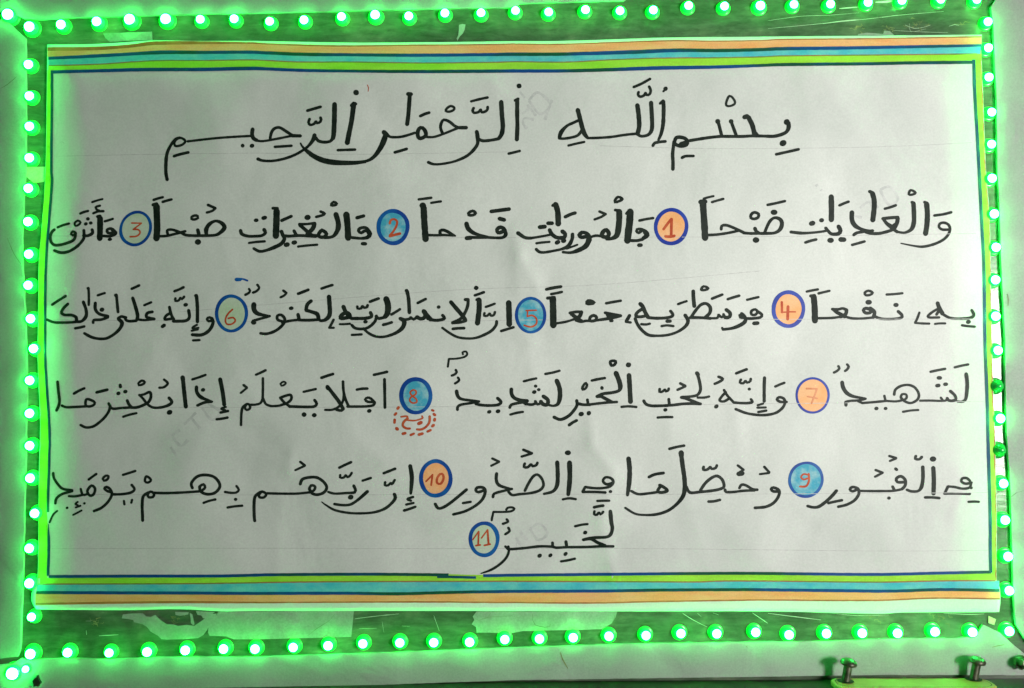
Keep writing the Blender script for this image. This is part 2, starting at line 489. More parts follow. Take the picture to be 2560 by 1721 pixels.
# ------------------------------------------------------------------ the handwriting, traced: "T ox oy" picks the zoomed tile the points were read in,
# "W" starts a word, "R" a ring marker; a stroke is: width x,y[,width] ...   c = closed, r/b/n/f = red, blue, pencil, faint print
INK = """
T 0 0
W
22 2290,1240 2000,1258 1710,1290
22c 1690,1288 1665,1265 1635,1258 1600,1280 1588,1310 1595,1330 1620,1333 1665,1318
26 1640,1257 1600,1270 1560,1320 1528,1385,28 1515,1450,32 1512,1567,30 1524,1640
26 1585,1425 1640,1408 1718,1390
34 2303,1178 2298,1225 2310,1262 2340,1280
34 2212,1326 2212,1332
36 2292,1332 2302,1328
T 640 0
22 -5,1278 60,1288 200,1265 330,1240 410,1240
27 340,1240 285,1205 230,1170 195,1163 160,1180 140,1215 130,1262
30 330,1238 405,1240
24 172,1340 325,1330
30 535,1232,36 522,1275 480,1330,24 430,1370 350,1415 250,1450 150,1468 60,1465 18,1450,32
28 545,1255 570,1285 620,1297 675,1290 700,1262
42 717,950 715,1100 708,1235 698,1268,34
24 490,1085 480,1115 495,1140 530,1130 547,1108
24 547,1108 560,1125 588,1110 595,1090 588,1072
26 468,1010 530,992 590,975
44 890,958 872,1100 848,1220 832,1305
26 868,965 890,940 912,950
50 910,842 916,848
24 745,1370 905,1365
W
42 1165,1205 1188,1228
44 1185,1225 1172,1265,50 1140,1340,46 1080,1425,34 1010,1468,26 900,1480,26 780,1480,34 650,1467,38 550,1435,40 480,1390,38 430,1345,20 405,1305,12
16 1000,1480 880,1497 700,1497 580,1468 490,1415
24 1190,1215 1215,1245 1260,1252 1340,1245 1450,1212
34c 1500,1165 1478,1190 1475,1235 1490,1262 1525,1255 1550,1232 1542,1195 1520,1168
22 1555,1250 1620,1250 1700,1225 1800,1185 1850,1165
26 1700,1215 1682,1160 1700,1102 1728,1095 1770,1115 1810,1148 1850,1167
32 1850,1165 1918,1165
26 1497,1060 1540,1040 1580,1028
36 1402,870 1396,960 1388,1060 1378,1135
36 1385,858 1415,860
26 1265,1390 1320,1375 1375,1358
22c 1775,968 1742,988 1730,1012 1760,1020 1800,1005 1808,982
24 1985,985 1975,1010 1990,1030 2030,1022 2048,1000
24 2048,1000 2060,1025 2095,1015 2112,995 2112,975
24 1962,925 2040,905 2112,890
40 2235,930 2242,1050 2250,1150 2240,1220 2215,1262,32
28 2215,1265 2150,1278 2070,1285 2030,1268
34 2012,1200 2020,1250,38 2020,1310,30 1990,1360 1940,1410,26 1880,1445 1800,1475,22 1700,1495 1620,1498 1570,1480,28
T 1280 0
36 48,912 48,1050 50,1150 45,1275
26 28,918 58,902
44 62,783 68,787
24 -30,1402 20,1390 72,1377
W
30 640,1188 600,1235,24 540,1255 470,1265 430,1262
30 432,1258 450,1205,38 500,1150,26 560,1120 605,1100
40 600,1003 620,1080 640,1160 662,1222 690,1258,26
24 690,1260 780,1258 900,1250 1000,1235 1080,1225 1140,1220
34 1143,960,40 1155,1050 1160,1150 1145,1222
36 1268,935 1275,1050 1278,1150 1268,1200,34 1238,1232,26 1180,1243 1145,1225
34 1380,925 1383,1000 1378,1130 1360,1220,30 1335,1278,20
24 1350,945 1380,918
24 1155,840 1150,865 1170,883 1203,872 1218,848
24 1218,848 1228,868 1255,860 1265,825 1250,790
24 1110,795 1180,765 1260,720
22 515,1328 580,1312 660,1295
26 1285,1330 1302,1305 1350,1295 1400,1290
36 1403,806 1398,815
18 1398,815 1380,835
W
32c 1482,1300 1497,1258 1535,1252 1580,1265 1600,1290 1590,1322 1545,1332 1500,1322
40 1540,1315 1590,1300
30 1478,1290 1465,1400 1468,1480 1467,1545
28 1610,1285 1700,1270 1800,1255 1900,1245 2000,1245 2100,1245 2200,1240 2333,1243
28 1912,1240 1895,1170 1880,1115
46 1874,1106 1878,1110
28 2045,1238 2020,1170 2000,1115
42 1996,1106 2000,1110
42 2212,1225 2190,1140 2155,1070
40 2118,1070 2145,1060
34 2235,1235 2215,1210
20c 1980,875 1955,930 1955,963 1990,968 2030,948 2030,920 2002,882
26 1550,1440 1580,1425 1655,1423
T 1920 0
30 -10,1243 60,1243 130,1225 172,1200 190,1160,36 185,1118,38
48 168,1118 175,1108
54 132,1310 145,1302
26 75,1408 180,1385 280,1362
T 1860 440
W
24 1870,490 1810,490 1778,468 1785,437 1820,427 1860,442 1878,480 1865,530 1820,580 1740,620 1640,645 1560,640,18 1430,615,10
24 1735,362 1820,350 1890,332
46 1665,255 1672,350 1667,450 1655,528
26 1645,240 1672,250
40 1545,250 1550,350 1548,430 1525,488,34 1465,518,22 1395,510
26 1530,240 1550,248
28 1265,390 1340,382 1405,378
34 1402,385 1395,430 1370,482
28 1270,392 1300,432 1350,478 1400,512
32 1310,440 1350,460 1385,440
28 1375,485 1300,510 1230,525 1160,525 1112,512
40 985,332 985,400 1010,450 1060,482,30 1120,498,24 1180,500,16
26 1175,500 1100,508 1030,520 1000,540
44 1172,160 1187,220 1187,300 1175,405
28 1145,142 1175,155
24 1285,300 1340,285 1385,268
24 985,630 1040,615 1100,598
22c 1520,130 1502,168 1530,172 1565,155
24 870,270 910,252 955,235
48 796,190 798,300 797,402
28 428,512 520,522 600,520,22 700,510,22 765,498
28 745,475 770,505 800,530 860,528,34 880,500,38 862,460,36
44 780,588 800,588
42 880,580 915,582
42 612,436 632,430
36 702,406 714,404
24 560,608 610,592 660,580
W
32 100,478 112,505 135,522
26 -5,520 60,525 130,525 200,525 280,520 328,490,34 347,440,36 332,398,32 282,382,26 240,410,28 208,470,26 190,518
24 215,265 290,250 375,230
46 265,332 285,333
26c 95,333 67,352 64,383 95,393 130,378 133,347
50 103,585 118,585
T 1300 440
24 1705,540 1800,535 1900,520 2005,498
26 1835,488 1840,457 1880,450 1950,475 2050,522
58 1668,250 1675,350 1682,450 1688,568
42 1645,238 1690,235
20 1675,208 1720,195 1765,185
22 1750,240 1800,225 1855,210
W
26 1110,500 1082,520 1062,505 1068,488 1100,486 1140,500
44 1140,510 1160,540 1120,572,34
28 1120,578 1070,590 1010,590
34 1083,632 1105,632
24 1088,408 1150,395 1215,385
62 1005,325 1000,420 990,500 980,592
24 970,345 1000,312
54 905,325 905,400 895,500 878,548,46 835,572,30 790,575
26 868,312 900,316
36c 788,492 757,512 748,548 790,558 812,530
24 740,550 690,545 640,560
34 560,520 540,540 560,560 610,552
30 560,515 600,520 625,545,40 630,580,48 600,640,44 530,680,38 460,700,24 392,695
30 480,530 475,580 440,640,34 380,668,24 300,685 220,698 175,692,26 148,668
18 425,665 480,645 525,628
30 -18,520,34 40,560,28 90,568 150,560,22 220,548 290,535
34 270,492 290,530 330,560 380,568
36 385,505 412,530 405,560 370,566
40 335,610 350,602
40 392,594 405,590
22 150,615 200,608 270,602
38 180,468 228,463
34 255,432 295,432
50 325,260 345,330 350,440
26 298,272 325,252
30 412,375 460,352 505,338
24 725,325 782,350
22 780,350 740,375 680,398
24c 895,192 866,225 868,243 900,232 935,213
T 700 440
W
34c 2010,468 1978,490 1988,518 2022,512 2048,490
34 2050,500 2058,535 2030,562,28 1960,565,26 1880,560
42 1700,435 1715,480 1760,518,36 1820,540,26 1890,558
28 1890,560 1790,562 1720,560
38 1700,568 1740,565
36 2000,390 2045,402
34 1925,325 2000,315 2090,303
26c 1755,320 1718,340 1722,358 1760,358 1785,340
28 1462,535 1460,502 1490,494 1530,510 1600,548,14
24 1350,540 1430,542 1500,540 1600,548,14
56 1310,290 1315,400 1322,500 1328,580
62 1302,270 1302,272
24 1265,215 1320,208 1380,200
22 1378,247 1420,240 1468,233
W
28c 770,502 742,520 716,502 730,478 780,472 808,500
40 795,490 818,530,44 800,560,34 740,570,26 650,562
30 750,618 782,620
30 700,383 730,375 765,365
56 605,350 615,440 622,568
46 510,350 530,420 530,480 500,538,32 460,560,28 400,562
32c 382,495 354,530 362,555 400,558 425,530 402,505
24 175,440 240,440 310,432
38 315,435 300,480 250,530
32 182,448 230,490 290,540 345,546
28 330,552 260,548 200,545 150,545 80,550 30,545
28 128,500 150,540
46 244,380 260,378
28 15,408 60,388 105,368
24 370,325 410,345 385,360 330,375
24c 490,238 466,268 500,268 520,255
40 52,630 72,625
38 122,610 140,606
22 165,645 250,635 340,628
T 100 440
32 2200,505 2215,545 2228,575 2200,618,34 2140,650 2060,680,28 2000,688,28 1948,662,26
58 2157,320 2155,420 2150,550
28 2122,295 2165,297
30 1828,497 1842,532 1900,550,26 1960,550 2020,545 2055,520,30 2042,490,34
32 1963,406 1978,404
36 2034,386 2054,380
22 1905,612 1970,603 2050,597
W
28 1520,545 1515,490,40 1545,440,34 1600,412,24 1655,430,34 1682,470,40 1650,512,34 1600,540,26 1500,545 1400,545 1330,540 1290,520
32 1438,492 1450,540
24 1165,530 1160,497 1200,490 1250,505 1320,535
24 1085,550 1150,548 1230,530 1325,505
58 1062,275 1066,380 1068,480 1062,572
30 1030,265 1065,255
24 1035,220 1080,205 1120,195
24 1118,238 1160,225 1200,215
24 1530,265 1600,295
22 1600,295 1570,320 1520,335
24c 1410,362 1382,375 1382,393 1410,398 1440,385 1436,365
50 1434,604 1446,602
W
26 685,520 650,482 612,492 620,520 655,522
36 660,490 690,522
26 690,530 640,550 580,548
28 630,580 645,578
22 590,415 625,405 665,392
52 548,385 548,480 545,572
26 522,372 550,366
22 548,272 507,285 515,305 540,318
22 485,342 530,325 580,322
20 475,240 520,225 570,212
28 475,490 480,520 440,545,26 395,545
26 400,495 402,560 380,600 330,650 260,690 190,700 130,680
30 433,392 441,392
30 414,440 422,436
30 459,430 467,430
20c 345,408 317,430 322,456 350,448 370,425
22 365,345 400,330 440,320
24c 300,507 282,530 300,543 325,522
26 325,520 320,560 300,590 240,615 180,630 130,630 100,600 94,550 110,510 132,490
22 160,470 210,450 265,435
T 1860 440
W
28 2075,1225 2095,1268 2060,1295 1960,1302,24 1880,1295 1820,1265 1790,1240
36 1765,1160 1785,1215 1812,1258
22 1768,1212 1720,1240 1675,1280 1700,1292 1780,1290
24 1785,1215 1755,1265
36 2038,1333 2052,1330
22 1985,1362 2040,1370 2105,1375
20 1600,1245 1580,1300 1560,1340
20 1560,1340 1620,1345 1690,1347
20 1742,1350 1780,1345 1835,1345
W
28 1405,1235 1440,1270 1430,1295 1340,1305,22 1240,1300,26 1180,1272
36 1378,1177 1394,1177
22 1300,1082 1370,1078 1445,1070
28c 1155,1222 1112,1207 1088,1225 1110,1250 1158,1245
30 1150,1205 1190,1240 1180,1290
44 1128,1152 1146,1152
22c 1135,1047 1102,1065 1112,1088 1150,1085 1175,1065
22 1185,1290 1080,1300 980,1298 920,1280
24 805,1215 860,1217 900,1208 935,1222,30
32 935,1222 928,1260 880,1285
32 818,1217 850,1245 890,1265 920,1285
22 880,1285 800,1295 680,1298
54 637,1105 645,1200 648,1322
28 608,1095 645,1090
22 573,1055 620,1045 675,1035
22 680,1072 730,1060 780,1048
T 1300 440
W
24c 2110,1262 2142,1268 2165,1240 2145,1217 2110,1232
26 2165,1235 2205,1265 2190,1290 2120,1300 2060,1300
34 2132,1345 2168,1342
22 2070,1130 2120,1118 2175,1105
28 2032,1262 2003,1270 2010,1290 2050,1290
30 2020,1255 2052,1290 2050,1330,34 2000,1365 1930,1390,26 1850,1400
20 1850,1400 1843,1385
24 1893,1125 1945,1108 2000,1092
24 1750,1120 1800,1100 1845,1082
32 1880,1220 1915,1250 1910,1285 1870,1290 1855,1260,22
22 1860,1265 1840,1290 1810,1265
22 1810,1265 1800,1295 1740,1298
26 1740,1300 1640,1292 1550,1292
26 1560,1290 1600,1230 1650,1175 1700,1165 1735,1200,32 1730,1250,30 1690,1290
32 1580,1050 1582,1110 1590,1190
22c 1675,1007 1652,1038 1690,1040 1718,1025
22 1440,1170 1480,1155 1520,1142
32 1505,1270 1532,1320,34 1510,1370,30 1440,1420,24 1350,1450 1250,1458 1170,1450,28 1110,1405 1070,1350 1050,1300
W
28 1372,1232 1395,1270 1350,1292 1250,1298 1170,1292
34 1095,1165 1120,1192 1140,1240 1168,1290
28 1112,1215 1070,1245 1057,1278 1100,1285 1150,1275
32 1340,1325 1370,1324
22 1290,1370 1340,1363 1400,1370
22 1105,1352 1150,1355 1185,1347
30 1000,1272 985,1300 970,1322
22 965,1330 1010,1337
W
26 775,1248 830,1258 920,1275
24 795,1250 800,1278 850,1280
28 920,1275 850,1293 780,1305 730,1312
26 825,1322 842,1321
24 785,1162 850,1150 920,1138
28c 640,1290 672,1272 700,1290 685,1318 640,1322
24 730,1312 660,1322 600,1322 560,1330 510,1318
26 455,1250 510,1240 565,1240
34 560,1240 545,1280 500,1305
34 470,1258 510,1290 560,1325
22 500,1305 420,1330 330,1345
34c 625,1140 612,1163 650,1163 676,1155
56 300,1118 303,1220 305,1365
30 252,1115 315,1108
28 240,1035 310,1020 375,1010
24 285,1078 330,1070 383,1058
T 700 440
W
50 2085,1155 2088,1250 2090,1356
24 2015,1415 2070,1398 2130,1380
26 1975,1325 1970,1360 1930,1410 1860,1450 1780,1478,22 1700,1482 1620,1470 1550,1435 1480,1385
22 1865,1250 1860,1275 1890,1275 1910,1255
22 1912,1255 1925,1275 1950,1268 1960,1240
22 1875,1195 1915,1182 1958,1165
W
46 1815,1130 1815,1220 1800,1345
26 1792,1130 1815,1120
40 1785,1022 1792,1021
24 1775,1090 1820,1075 1860,1060
36 1558,1150 1600,1200 1660,1270 1690,1315
28 1715,1125 1712,1180 1690,1240 1650,1300 1572,1340
28 1572,1340 1640,1335 1695,1320
30 1688,1128 1715,1128
26 1575,1395 1620,1390 1680,1388
28 1482,1270 1500,1300 1450,1315 1400,1315 1345,1300
30 1443,1197 1450,1195
40 1310,1232 1340,1272 1375,1310
34 1325,1240 1318,1290 1280,1303 1250,1285
26 1245,1290 1220,1308 1190,1290
26 1190,1300 1150,1310 1100,1305
24 1255,1160 1290,1142 1330,1122
32 1158,1050 1172,1120 1180,1248
34 1152,1046 1156,1048
32 1095,1300 1132,1325,42 1120,1380,38 1060,1430,30 960,1465,24 880,1465 810,1435 760,1390
W
26 940,1358 980,1348 1020,1335
24 1015,1265 1060,1238 1095,1215
54 968,1120 985,1180 980,1250 955,1288,36
28 950,1290 900,1300 875,1280
26 880,1275 870,1320 830,1365 780,1392 720,1395 680,1385 655,1360
30 825,1245 835,1282 780,1298 700,1300 650,1300
26 820,1148 860,1132 900,1118
24 705,1190 708,1210 740,1208 752,1188
24 752,1188 770,1202 795,1195 800,1178
32 774,1331 786,1329
22 655,1450 700,1448 745,1445
34 578,1190 600,1240 640,1292
34c 610,1245 562,1270 552,1298 600,1295 640,1280
20 545,1352 590,1352 640,1348
22 490,1310 470,1350 450,1385
20 450,1385 492,1385
W
40 447,1100 452,1170 455,1250 440,1290 410,1315,30
28 410,1315 370,1320 350,1300
32 285,1140 250,1172 238,1220
32 238,1225 290,1240 340,1260,36 352,1300,34
26 355,1310 280,1315 200,1315 165,1312
26 165,1075 210,1058 260,1038
24 378,1028 430,1010 480,995
30 165,1262 175,1308
24 165,1312 100,1320 50,1330 20,1340
34 97,1208 109,1206
22 30,1045 60,1068
20 60,1068 40,1090 5,1108
T 100 440
26 2225,1330 2168,1312 2165,1275 2200,1268 2230,1300 2225,1340 2180,1390 2120,1425 2060,1440 2010,1435
44 1950,1170 1952,1220 1990,1258,36 2095,1278,16
24 2095,1278 2000,1305 1940,1322
38 1940,1335 1955,1338
22 1905,1030 1915,1048 1900,1070 1870,1085
22 1980,992 1998,1020 1975,1050 1940,1065
b32 1788,945 1825,945
b16 1825,938 1855,942 1892,956
W
24c 1545,1290 1522,1305 1540,1325 1575,1310
30 1565,1298 1578,1330 1565,1375 1530,1420 1470,1450 1388,1448
20 1432,1357 1387,1385 1400,1395 1445,1385
20 1382,1412 1440,1400
22 1395,1500 1455,1497
30 1427,1095 1435,1200 1435,1332
34 1420,1092 1426,1094
28 1355,1225 1362,1290 1330,1320 1260,1325 1215,1325
22 1235,1115 1235,1140 1265,1135 1280,1112
22 1282,1112 1295,1125 1315,1100
24 1225,1052 1270,1035 1310,1015
34 1322,1177 1334,1174
26 1180,1195 1195,1260 1225,1322
24 1190,1250 1150,1275 1137,1308 1180,1305 1220,1300
30 1115,1375 1135,1360
W
28 1025,1240 980,1250 970,1285 1010,1300 1042,1305
22 1040,1305 960,1315 900,1310
22 950,1180 985,1165 1015,1152
28 845,1112 870,1190,32 890,1270,32 885,1310
26 880,1320 820,1325 785,1315 775,1290
24 835,1030 870,1015 905,998
26 785,1292 740,1282 712,1300
30 715,1305 748,1340,36 730,1390,30 680,1440,26 610,1480 540,1485 470,1470 405,1435
26 697,1088 705,1170 712,1242
34 690,1088 696,1090
W
28 505,1158 505,1215 540,1258 620,1280
26 620,1288 560,1310 492,1315 485,1340
38 560,1222 570,1218
22 525,1090 560,1078 592,1068
28 395,1148 420,1220 420,1280,32 380,1325,26 330,1330
22 443,1030 446,1100 445,1178
28 437,1025 443,1027
26 255,1167 220,1200 195,1240
26 195,1248 220,1267 290,1270 330,1290,30 332,1322
24 330,1332 240,1337 130,1335 62,1310
24 110,1175 170,1135 235,1095
24 320,1390 365,1382 405,1372
T 1860 860
W
34 2025,275 2035,360 2030,450 2018,508,28 1985,528,22 1945,525
22 1920,215 1980,200 2045,188
22 1700,255 1770,240 1835,228
34 1772,310 1790,311
32 1758,382 1778,379
32 1830,369 1846,368
26 1880,430 1922,470 1930,508 1890,520 1860,512 1852,495
20 1850,510 1820,520 1795,490
20 1810,520 1770,520 1700,517 1605,518
22 1370,465 1380,420 1430,385 1500,375 1560,400 1595,460 1580,510 1520,540 1460,520 1430,488
20 1430,488 1442,460 1480,463 1480,498 1440,515 1380,525 1300,520
20 1280,472 1290,515
22 1300,520 1200,530 1080,540
30 1203,591 1213,588
28 1288,590 1296,589
20 1450,620 1520,608 1590,603
34 895,350 905,400 940,450 1000,480,28 1110,498,16
22 1110,500 1050,515 970,520 925,530
30 930,530 930,560
22 1080,540 1040,522
22 860,203 870,225 845,250 820,262
22 940,187 955,208 940,235 922,248
W
24 390,530 330,528 302,507 320,487 360,497 375,530 355,580 300,625 230,645 150,650 60,640 0,625 -50,605 -75,595
22 285,390 330,370 370,355
28 188,308 185,400 185,525
20 175,545 125,560
20 122,582 200,580
22 130,622 170,615 205,608
T 1300 860
24 2105,505 2120,530 2080,540 2010,540 1950,535
26 2088,412 2094,413
22 2015,325 2005,353 2035,360 2055,338
22 2057,338 2072,355 2100,340 2105,318
24 1970,270 2020,250 2068,232
22 1860,420 1890,470 1950,535
22 1878,440 1840,480 1820,517 1860,525 1905,500
32 1785,576 1796,566
24 1810,300 1850,320 1820,345 1775,365
W
34 1612,265 1625,285
28 1622,290 1638,350 1645,420 1618,465,24 1560,480 1478,484
28 1470,488 1520,500 1580,525 1640,548
26 1648,548 1560,545 1480,548 1400,558 1350,560
22 1620,490 1680,490 1725,480
24 1460,360 1508,385
22 1508,388 1435,420
24 1357,503 1362,550
26 1350,562 1280,565 1200,565 1150,550 1128,518
22 1275,410 1272,438 1300,435 1320,417
22 1322,417 1333,435 1355,420 1357,407
32 1322,603 1330,601
22 1255,672 1320,668 1390,668
W
42 994,285 1000,380 1008,530
44 985,194 994,190
22 925,575 990,570 1062,576
42 875,265 905,340 915,395 900,428,28 840,445 760,455 712,475
30 702,480 735,478
30 735,475 780,500 840,532
24 885,530 800,535 700,545 640,553
28 747,397 749,408
24 655,335 715,322 775,312
26c 825,160 835,198 865,188 873,158
24 615,508 622,550
26 640,555 580,555 530,545
26 518,515 520,560 490,610 440,660,28 370,690 310,668
22c 600,355 572,393 572,418 600,405 613,372
40 553,642 565,638
36 626,637 631,627
26 447,742 480,718 518,698
W
40 335,335 360,400 365,480 348,545,34 310,565,22 270,560
22 230,275 300,262 362,245
22 35,342 90,328 150,315
28 140,385 147,386
34 126,441 136,438
28 168,418 176,418
34 213,478 255,512 248,555 210,550 190,525
24 190,540 160,552 140,522
24 140,545 100,555 55,545 25,530
T 700 860
32 2110,412 2110,450 2130,488 2180,512 2255,520
26 2255,525 2180,538 2110,555 2095,582
22 2235,550 2290,552
22 2100,645 2155,630 2215,620
28 1983,495 2015,530 1990,555,26 1930,562 1850,560 1785,548
32 1903,622 1913,618
34 1982,617 1994,613
32 1610,430 1620,475 1660,505,26 1800,522,20
24 1815,525 1740,540 1650,555 1620,575 1618,603
22 1602,237 1612,258 1590,280 1565,290
22 1622,307 1634,330 1615,350 1595,362
18 1668,97 1664,78 1695,70 1707,95 1680,120 1610,135 1540,138
18 1540,138 1530,210
r24 1082,578 1072,592
r22 1060,632 1046,648
r22 1046,690 1044,720
r28 1062,770 1072,780
r26 1120,820 1142,814
r20 1190,832 1222,818
r24 1265,828 1300,818
r22 1345,800 1374,786
r24 1388,752 1402,740
r24 1408,700 1412,684
r24 1402,640 1414,650
r20 1386,604 1400,610
r16 1105,665 1160,660 1165,680
r14 1160,695 1220,700 1270,690 1303,675 1295,658
r20 1165,680 1130,710 1120,745 1150,770 1185,772
r20 1365,660 1362,715 1330,758 1290,780 1250,780
r30 1264,728 1288,716
W
26 953,322 955,450 957,582
24 855,283 915,270 978,255
24 865,535 830,500 800,490 777,508 800,528 850,530
24 865,535 850,560 790,570 700,572 615,572
34 809,613 820,610
24 700,418 745,410 798,408
24 575,342 580,430 600,510 628,572
32 432,388 480,450 540,530 575,590
22 583,440 575,520 540,570 480,600 412,602
26 515,600 560,608 580,590
36 432,392 440,408
26 378,310 430,292 485,275
W
26 315,512 335,545 310,572 220,575 120,572 85,572
42 216,645 224,645
38 308,651 318,650
22 215,438 270,425 328,412
24 8,490 50,474 98,466 103,505 65,540 10,558
24 2,490 40,535 90,570
T 100 860
22 2200,560 2160,566 2110,568
18c 2220,345 2192,365 2202,383 2225,375 2242,357
22 2032,312 2032,420 2030,500
22 2035,500 2060,550 2110,568
22 2030,500 2010,540 1960,555 1920,555
22 1968,282 2015,262 2058,240
22c 1890,547 1867,580 1885,603 1913,590 1913,562
22 1885,548 1848,580 1836,640 1833,742
22 1855,375 1887,400
20 1887,402 1830,448
W
36 1642,322 1665,440 1680,555
20 1695,575 1650,592 1690,605
24 1645,627 1715,612
24 1610,688 1660,682 1710,672
30 1427,392 1430,440 1470,488,34 1572,528,16
26 1565,528 1500,535 1435,562
32 1481,422 1492,418
22 1388,325 1450,305 1510,283
40 1300,305 1304,330
36 1304,330 1314,430 1330,575
W
28 1175,492 1202,530 1170,560 1100,580,24 1030,580 980,550,22 940,500 905,465
22 905,470 950,460 1000,440,26 1012,480 990,530 940,560 880,580 830,580
42 1174,628 1188,621
22 1130,325 1165,360 1130,395 1087,400
22c 930,335 897,360 902,378 935,370 957,350
26 795,515 810,550 835,578
24 830,580 740,585 660,590 625,542
28 731,375 734,395
32 710,454 720,450
32 773,437 784,434
22 758,665 820,645 880,632
24 640,560 630,610 590,670 530,725 480,755 420,762 370,740
26 515,443 560,432 615,418
W
24c 425,505 418,562 460,570 497,550 490,525
24 420,570 330,575 240,578 198,562
26 160,345 168,430 178,520 168,570 150,608
24 308,455 350,430 405,405
T 1860 860
W
24 2075,1265 2020,1275 1982,1255 1990,1227 2030,1224 2060,1250
22 2070,1265 2055,1310 1990,1320 1920,1305 1860,1300
24 1860,1300 1830,1362
22 1825,1365 1940,1365 2060,1368
26 2067,1312 2074,1312
22 2045,1440 2100,1438 2142,1440
W
38 1726,1130 1731,1240 1728,1365
46 1715,1050 1732,1050
24 1650,1400 1720,1400 1782,1406
32 1630,1122 1632,1220 1620,1300 1590,1340,24 1530,1345 1485,1330
24 1568,1022 1562,1048 1600,1052 1622,1030
22 1325,1022 1388,1042
20 1388,1044 1330,1068
26 1465,1260 1400,1260 1390,1228 1430,1207 1470,1240 1470,1290 1440,1325
22 1440,1325 1360,1340 1250,1342 1150,1342 1050,1340
26 1382,1138 1394,1148
24 1355,1300 1372,1335
28 1318,1406 1326,1405
22 1200,1150 1265,1175
20 1262,1177 1195,1212
24 1035,1325 990,1345 967,1325 990,1305 1040,1320 1047,1370 1010,1425 940,1465 860,1485
28 845,1338 800,1390 740,1445 680,1485 630,1490,24 580,1478
24 768,1452 830,1438 895,1425
W
26 325,1345 270,1345 247,1325 270,1310 320,1335 315,1390 270,1450 200,1485 100,1495
22 185,1120 232,1172
20 230,1177 145,1188
T 1300 860
24 2165,1330 2120,1325 2060,1290 2020,1285 2000,1315
24 2140,1335 2030,1340 1950,1350 1880,1350 1870,1328
22 1985,1108 2038,1148
20 2038,1150 2005,1168
42 1992,1186 2028,1180
26 1645,1335 1690,1270 1750,1220 1800,1205 1845,1240 1860,1300 1820,1325 1740,1340 1640,1350 1550,1355 1515,1300
24 1675,1120 1672,1148 1710,1145 1735,1122
24 1735,1122 1750,1140 1785,1130 1795,1107
24 1718,1438 1770,1435 1825,1422
46 1470,990 1472,1020
38 1472,1020 1482,1100 1500,1230 1502,1330,38 1480,1400,34 1420,1470,26 1340,1525 1240,1555 1140,1560,20 1050,1548 960,1495
24 1362,958 1430,940 1498,928
W
28 1272,1288 1300,1300 1345,1338 1290,1355 1255,1342 1280,1300
24 1260,1350 1180,1362 1080,1370 1015,1342
42 990,1045 1000,1150 995,1270 980,1380,26
26 1175,1215 1230,1190 1310,1177
W
24 850,1265 790,1280 757,1250 780,1217 830,1225 852,1260 820,1300 750,1315 670,1315 595,1305
24 595,1305 572,1348
24 572,1350 680,1350 780,1355
28 821,1347 829,1346
22 705,1432 760,1430 815,1430
W
44 452,1082 455,1200 450,1290 440,1375,32
42 428,993 446,993
22 390,1418 450,1408 510,1416
36 340,1078 345,1200 338,1290 300,1345,26 218,1368,22
24 45,1340 80,1270 120,1210 160,1192 200,1230 215,1290 180,1335 100,1360 0,1370 -70,1378 -105,1345
24 45,1090 37,1122 70,1125 100,1098
24 102,1098 118,1115 150,1105 160,1083
24 30,965 110,998
22 108,1000 15,1028
T 700 860
28 1975,1182 1972,1240 2000,1290 2110,1325,20
24 2115,1322 2040,1340 1955,1365 1942,1398
22 1935,1045 1998,1075
20 1996,1077 1925,1112
26 1870,1330 1810,1352 1785,1335 1800,1310 1850,1310 1872,1340 1850,1410 1790,1470,24 1690,1525 1580,1555
22 1668,1452 1740,1440
26 1702,1328 1640,1380 1560,1445 1490,1490 1442,1498 1415,1458
W
36 1187,1112 1202,1220,40 1192,1365,24
22 1215,1395 1160,1415 1195,1430
22 1150,1465 1218,1450
24 1130,1520 1180,1505 1235,1485
30 1042,1370 1052,1400 1030,1440,26 960,1500 860,1535,22 740,1545 620,1540 500,1515 420,1470,16 380,1440,8
22 960,1260 957,1288 985,1290 1010,1268
22 1010,1268 1022,1280 1047,1240
24 945,1180 1000,1158 1052,1138
W
30 798,1345 760,1380 700,1430,24 640,1465 570,1470 495,1460
22 752,1248 790,1235 830,1222
26 672,1292 690,1335 680,1355 600,1360,22 500,1365 440,1350
42 638,1400 652,1395
22 550,1195 547,1218 580,1220 600,1197
22 600,1197 617,1215 640,1200 655,1175
24 540,1130 590,1105 650,1078
26 185,1280 205,1235 270,1217 340,1220 400,1260 427,1310 400,1355 340,1375 290,1360 268,1320
24 268,1320 285,1290 320,1300 310,1335 265,1355
22 260,1355 150,1365 0,1365 -117,1362
22 185,1075 228,1110
20 226,1112 140,1152
T 100 860
24c 2025,1347 1997,1375 2002,1398 2040,1400 2063,1370
26 2015,1350 1965,1385 1952,1450 1953,1567 1958,1615
W
22 1790,1295 1812,1330 1790,1355 1740,1358 1685,1350
28 1779,1418 1787,1417
22 1708,1492 1770,1482 1845,1475
26 1390,1315 1380,1270 1430,1212 1500,1195 1580,1210 1630,1260 1637,1310 1590,1360 1520,1370 1465,1345 1455,1300
24 1455,1300 1490,1280 1505,1310 1470,1342
24 1450,1345 1300,1355 1150,1360 1040,1358
22 1490,1450 1540,1432 1600,1418
24c 1010,1347 982,1370 992,1398 1030,1395 1040,1367
26 990,1355 942,1390 932,1470 935,1567 936,1612
22c 970,1207 957,1252 985,1265 1012,1240
W
24 835,1285 862,1325 830,1355 750,1370 660,1372
20 765,1430 770,1465
20 840,1420 832,1450
22 755,1195 810,1178 870,1158
24 650,1350 620,1345 587,1320 605,1305 640,1325 655,1375 620,1440 560,1495 490,1525
22c 600,1202 572,1230 585,1248 615,1235 625,1207
24c 470,1292 432,1340 455,1383 490,1370 502,1320
22 430,1370 390,1375 372,1322
22 385,1378 320,1390 262,1388
22 443,1238 480,1210 515,1185
